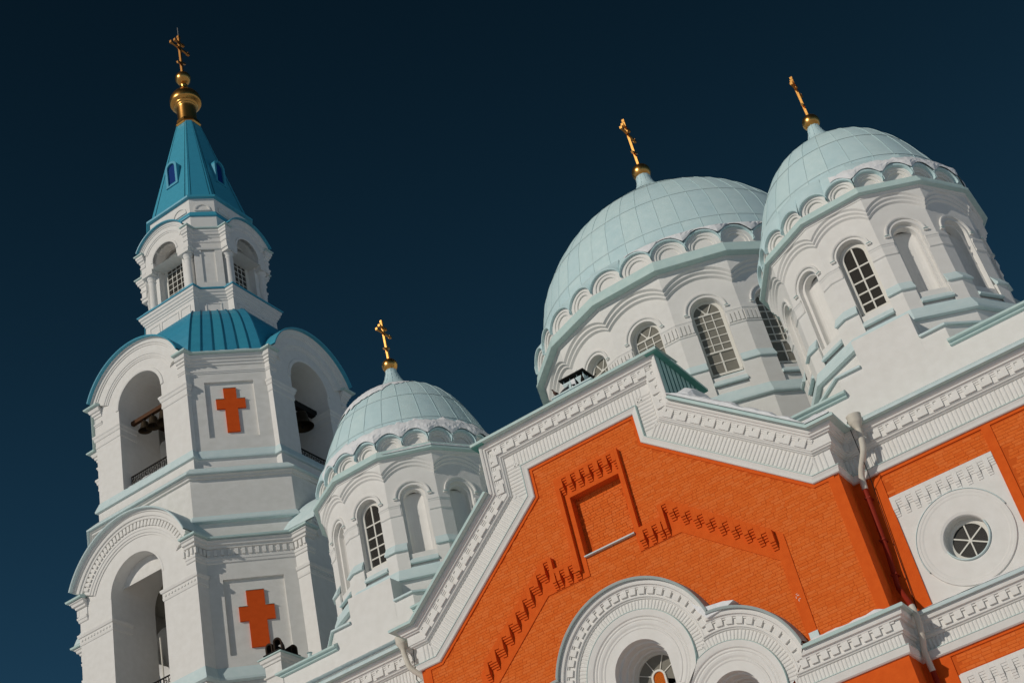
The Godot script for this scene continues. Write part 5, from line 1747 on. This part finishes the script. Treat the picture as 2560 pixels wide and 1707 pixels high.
# ------------------------------------------------------------------ bells, chimneys, pipes, birds
func bell(label: String, at: Vector3, r: float) -> void:
	var B := thing("church_bell", label, "bell", at, "bells hung in the belfry")
	var b := MB.new()
	b.lathe(v2([0.0, 1.55 * r, 0.30 * r, 1.52 * r, 0.48 * r, 1.40 * r, 0.55 * r, 1.15 * r, 0.60 * r, 0.75 * r, 0.72 * r, 0.35 * r, 0.88 * r, 0.12 * r, 1.0 * r, 0.0, 0.90 * r, 0.0, 0.62 * r, 0.4 * r, 0.48 * r, 1.1 * r, 0.0, 1.4 * r]), 24)
	part("body", b, M.bronze, B)
	b = MB.new()
	b.box(-0.05 * r, 1.5 * r, -0.2 * r, 0.05 * r, 2.0 * r, -0.1 * r)
	b.box(-0.05 * r, 1.5 * r, 0.1 * r, 0.05 * r, 2.0 * r, 0.2 * r)
	b.box(-0.06 * r, 1.9 * r, -0.2 * r, 0.06 * r, 2.0 * r, 0.2 * r)
	part("hanger", b, M.iron, B)
	b = MB.new()
	b.tube(PackedVector3Array([Vector3(0, 1.3 * r, 0), Vector3(0.04 * r, 0.1 * r, 0)]), 0.04 * r, 6)
	b.lathe(ball_prof(-0.02 * r, 0.14 * r, 8), 10)
	part("clapper", b, M.iron, B)
func pigeon(label: String, at: Vector3, deg: float, s: float, m: Material) -> void:
	# body, neck, head and tail as one lofted skin along the spine
	var P := thing("pigeon", label, "pigeon", at, "pigeons on the roof vent")
	P.rotation_degrees.y = deg
	var b := MB.new()
	var spine := [[-0.20, 0.055, 0.004, 0.018], [-0.13, 0.075, 0.010, 0.035], [-0.07, 0.095, 0.035, 0.050], [0.0, 0.105, 0.055, 0.062], [0.06, 0.118, 0.056, 0.058], [0.10, 0.145, 0.042, 0.044], [0.115, 0.185, 0.028, 0.028], [0.125, 0.215, 0.027, 0.027], [0.15, 0.228, 0.024, 0.022], [0.172, 0.224, 0.008, 0.008], [0.195, 0.218, 0.002, 0.003]]
	var prev := []
	for q in spine:
		var row := []
		for k in 10:
			var a := TAU * k / 10.0
			row.append(Vector3(q[0], q[1] + q[2] * sin(a), q[3] * cos(a)) * s)
		if not prev.is_empty():
			for k in 10:
				b.quad(prev[k], prev[(k + 1) % 10], row[(k + 1) % 10], row[k])
		prev = row
	part("body", b, m, P)
	b = MB.new()
	for z in [-0.022, 0.022]:
		b.tube(PackedVector3Array([Vector3(0.02, 0.06, z) * s, Vector3(0.025, 0.0, z) * s, Vector3(0.055, 0.0, z) * s]), 0.005 * s, 5)
	part("legs", b, M.redpipe, P)
func downpipe(label: String, s: float) -> void:
	var D := thing("downpipe", label, "downpipe", Vector3(XG, 0, 0))
	var pt := func(a: Array) -> PackedVector3Array:
		var c := Curve3D.new()
		for q in a:
			c.add_point(Vector3(q[0] * s, q[1], q[2]))
		var o := PackedVector3Array()
		for i in a.size() - 1:
			var p0 := Vector3(a[maxi(i - 1, 0)][0] * s, a[maxi(i - 1, 0)][1], a[maxi(i - 1, 0)][2])
			var p1 := Vector3(a[i][0] * s, a[i][1], a[i][2]); var p2 := Vector3(a[i + 1][0] * s, a[i + 1][1], a[i + 1][2])
			var j := mini(i + 2, a.size() - 1)
			var p3 := Vector3(a[j][0] * s, a[j][1], a[j][2])
			for k in 5:
				o.append(p1.cubic_interpolate(p2, p0, p3, k / 5.0))
		o.append(Vector3(a[a.size() - 1][0] * s, a[a.size() - 1][1], a[a.size() - 1][2]))
		return o
	var b := MB.new()
	b.x = off(7.88 * s, 18.2, -0.50)
	b.lathe(v2([0.075, -0.02, 0.085, 0.05, 0.16, 0.22, 0.20, 0.26, 0.205, 0.46, 0.215, 0.48, 0.19, 0.48, 0.17, 0.24, 0.06, 0.06]), 18)
	b.x = Transform3D.IDENTITY
	part("hopper", b, M.cream, D)
	b = MB.new()
	b.tube(pt.call([[7.88, 18.24, -0.50], [7.87, 18.10, -0.50], [7.83, 17.85, -0.52], [7.76, 17.60, -0.55], [7.52, 17.28, -0.72], [7.40, 17.05, -0.82], [7.36, 16.72, -0.85]]), 0.085, 14)
	part("white_pipe", b, M.cream, D)
	b = MB.new()
	b.tube(pt.call([[7.36, 16.75, -0.85], [7.35, 16.4, -0.86], [7.30, 15.0, -0.88], [7.22, 13.95, -0.88], [7.24, 13.75, -0.84], [7.40, 13.25, -0.55], [7.44, 13.08, -0.47]]), 0.070, 12)
	part("red_pipe", b, M.redpipe, D)
	b = MB.new()
	b.tube(pt.call([[7.44, 13.12, -0.48], [7.46, 12.95, -0.46], [7.46, 12.62, -0.47], [7.36, 12.25, -0.62], [7.26, 12.0, -0.76], [7.25, 11.5, -0.86]]), 0.080, 12)
	part("white_pipe", b, M.cream, D)
	b = MB.new()
	b.tube(pt.call([[7.25, 11.55, -0.86], [7.25, 10.5, -0.88], [7.25, GY, -0.88]]), 0.070, 12)
	part("red_pipe", b, M.redpipe, D)
	for y: float in [16.45, 15.2, 14.2]:
		b = MB.new()
		var bx := (7.345 - (16.45 - y) * 0.045) * s
		b.box(bx - 0.085, y - 0.018, -1.12, bx + 0.085, y + 0.018, -0.785)
		part("bracket", b, M.redpipe, D)
	b = MB.new()
	b.tube(PackedVector3Array([Vector3(7.62 * s, 18.7, -0.7), Vector3(7.66 * s, 17.2, -0.6), Vector3(7.56 * s, 16.8, -1.02), Vector3(7.46 * s, 14.0, -1.06), Vector3(7.42 * s, 13.2, -1.04)]), 0.012, 5)
	part("cable", b, M.iron, D)
func build_small_things() -> void:
	bell("smallest bronze bell at the outer end of the belfry beam", Vector3(XT - 0.62, 39.98, ZC + 5.0), 0.34)
	bell("middle bronze bell of three on the belfry beam", Vector3(XT - 0.05, 39.92, ZC + 5.0), 0.38)
	bell("largest bronze bell of three on the belfry beam", Vector3(XT + 0.70, 39.80, ZC + 5.0), 0.44)
	bell("big dark bell hanging in the shaded belfry arch", Vector3(XT + 4.95, 39.42, ZC - 0.25), 0.58)
	var m := MB.new()
	m.box(-1.48, 40.66, -0.10, 1.48, 40.86, 0.10)
	tag(part("bell_beam", m, M.timber, self, off(XT, 0, ZC + 5.0)), "brown beam carrying three bells in the sunlit belfry arch", "beam")
	m = MB.new()
	m.box(-0.14, 40.40, -1.45, 0.14, 40.78, 1.45)
	tag(part("bell_beam", m, M.iron, self, off(XT + 4.95, 0, ZC)), "dark beam carrying the big bell in the shaded arch", "beam")
	downpipe("white and red downpipe with hopper beside the round window wing", 1.0)
	downpipe("white rain hopper and pipe at the lower end of the gable slope", -1.0)
	# thin pole standing in the lower arch of the tower
	m = MB.new()
	m.tube(PackedVector3Array([Vector3(0.62, 24.9, 6.3), Vector3(0.55, 28.1, 6.3)]), 0.035, 8)
	tag(part("thin_pole", m, M.cream, self, off(XT, 0, ZC)), "thin pale pole standing behind the railing of the lower tower arch", "pole")
	# roof vent with metal cap on the gable; pigeons on its ledge
	var V := thing("roof_vent", "pale metal vent box with dark flat cap on the gable ridge", "vent", Vector3(XG + 0.32, 23.07, 0.05))
	m = MB.new()
	m.box(-0.66, 0.0, -0.42, 0.74, 0.22, 0.30)
	m.box(-0.70, 0.22, -0.46, 0.78, 0.255, 0.345)
	part("base", m, M.ledge, V)
	for x in [-0.10, 0.38]:
		m = MB.new()
		m.sweep(v2([x - 0.11, 0.20, x + 0.11, 0.20, x + 0.11, -0.12, x - 0.11, -0.12]), true, v2([-0.02, 0.255, -0.02, 0.36, 0.045, 0.54, 0.045, 0.56]), PLAN)
		m.quad(Vector3(x - 0.15, 0.55, 0.24), Vector3(x + 0.15, 0.55, 0.24), Vector3(x + 0.15, 0.55, -0.16), Vector3(x - 0.15, 0.55, -0.16))
		part("flue", m, M.ledge, V)
	m = MB.new()
	m.box(-0.30, 0.66, -0.26, 0.60, 0.69, 0.36)
	var cap := part("cap", m, M.iron, V)
	m = MB.new()
	for x in [-0.20, 0.02, 0.28, 0.50]:
		for z in [-0.1, 0.2]:
			m.box(x - 0.012, 0.55, z - 0.012, x + 0.012, 0.66, z + 0.012)
	for x in [-0.15, 0.32]:
		m.tube(PackedVector3Array([Vector3(x, 0.68, 0.1), Vector3(x - 0.04, 0.92, 0.1)]), 0.007, 5)
	part("struts", m, M.ledge, cap)
	m = MB.new()
	m.box(0.06, 0.26, 0.20, 0.20, 0.56, 0.26)
	part("snow_lump", m, M.snow, V)
	var grey := mat(Color(0.07, 0.07, 0.075), 0.8)
	var dark := mat(Color(0.03, 0.025, 0.022), 0.8)
	var rust := mat(Color(0.09, 0.05, 0.04), 0.8)
	var o := Vector3(XG + 0.32, 23.07 + 0.257, 0.28)
	pigeon("dark brown pigeon crouching at the end of the vent ledge", o + Vector3(-0.52, 0, 0), 250.0, 1.0, rust)
	pigeon("grey pigeon with upright neck walking along the vent ledge", o + Vector3(-0.20, 0, 0.0), 10.0, 1.0, grey)
	pigeon("small grey pigeon pecking between the two flues", o + Vector3(0.14, 0, 0.02), 80.0, 0.8, grey)
	pigeon("plump mottled pigeon resting in front of the flue", o + Vector3(0.44, 0, 0.0), 300.0, 1.0, dark)
	pigeon("dark pigeon perched behind the flue under the cap", o + Vector3(0.64, 0.12, -0.28), 30.0, 0.9, dark)
	# chimney with clay cowls in front of the tower
	var C := thing("chimney", "white plastered chimney with two dark clay cowls below the tower", "chimney", Vector3(XG - 17.42, 0, -6.4))
	m = MB.new()
	m.box(-0.40, 16.0, -0.80, 0.40, 23.2, 0.40)
	m.sweep(v2([-0.40, 0.40, 0.40, 0.40, 0.40, -0.80, -0.40, -0.80]), true, v2([0.0, 22.45, 0.07, 22.47, 0.07, 22.53, 0.0, 22.55]), PLAN)
	m.sweep(v2([-0.40, 0.40, 0.40, 0.40, 0.40, -0.80, -0.40, -0.80]), true, v2([0.0, 22.95, 0.05, 22.97, 0.06, 23.06, 0.12, 23.10, 0.14, 23.22, 0.0, 23.25]), PLAN)
	m.box(-0.36, 23.2, -0.76, 0.36, 23.42, 0.36)
	part("stack", m, M.white2, C)
	m = MB.new()
	m.sweep(v2([-0.40, 0.40, 0.40, 0.40, 0.40, -0.80, -0.40, -0.80]), true, v2([0.10, 23.225, 0.19, 23.24, 0.20, 23.28, -0.03, 23.34]), PLAN)
	part("flashing", m, M.edge, C)
	m = MB.new()
	m.box(-0.42, 23.42, -0.82, 0.42, 23.45, 0.42)
	part("cap_slab", m, M.iron, C)
	m = MB.new()
	for q in [[-0.22, 0.30, 0.07, 0.06], [0.18, 0.30, 0.09, 0.05]]:
		m.box(q[0], q[1] + 23.0, 0.36, q[0] + q[2], q[1] + 23.0 + q[3], 0.363)
	part("bare_brick", m, M.orange, C)
	for k in 3:
		var cw := MB.new()
		cw.sweep(PackedVector2Array([Vector2(-0.17, 0.0)]) + arc(0, 0.30, 0.17, 180, 0, 14) + PackedVector2Array([Vector2(0.17, 0.0)]), false, v2([-0.06, -0.42, -0.06, 0.14, 0.0, 0.15, 0.0, -0.42]), FLAT, false)
		part("cowl", cw, M.tile, C, off([-0.20, 0.20, 0.27][k], [23.45, 23.45, 23.44][k], [0.15, 0.20, -0.50][k]) * turn([0.0, 28.0, 80.0][k]).scaled_local(Vector3(1, [1.0, 1.12, 0.8][k], 1)))
	m = MB.new()
	m.x = off(0, 0, 0)
	m.lathe(v2([0.07, 0.0, 0.07, 0.30, 0.05, 0.30, 0.05, 0.0]), 14)
	m.lathe(v2([0.0, 0.34, 0.10, 0.335, 0.10, 0.325, 0.0, 0.325]), 14)
	tag(part("vent_pipe", m, M.ledge, self, off(XG - AS - 3.05, 19.98, ZS + 3.6)), "short pale vent pipe on the attic eave beside the chimney", "pipe")
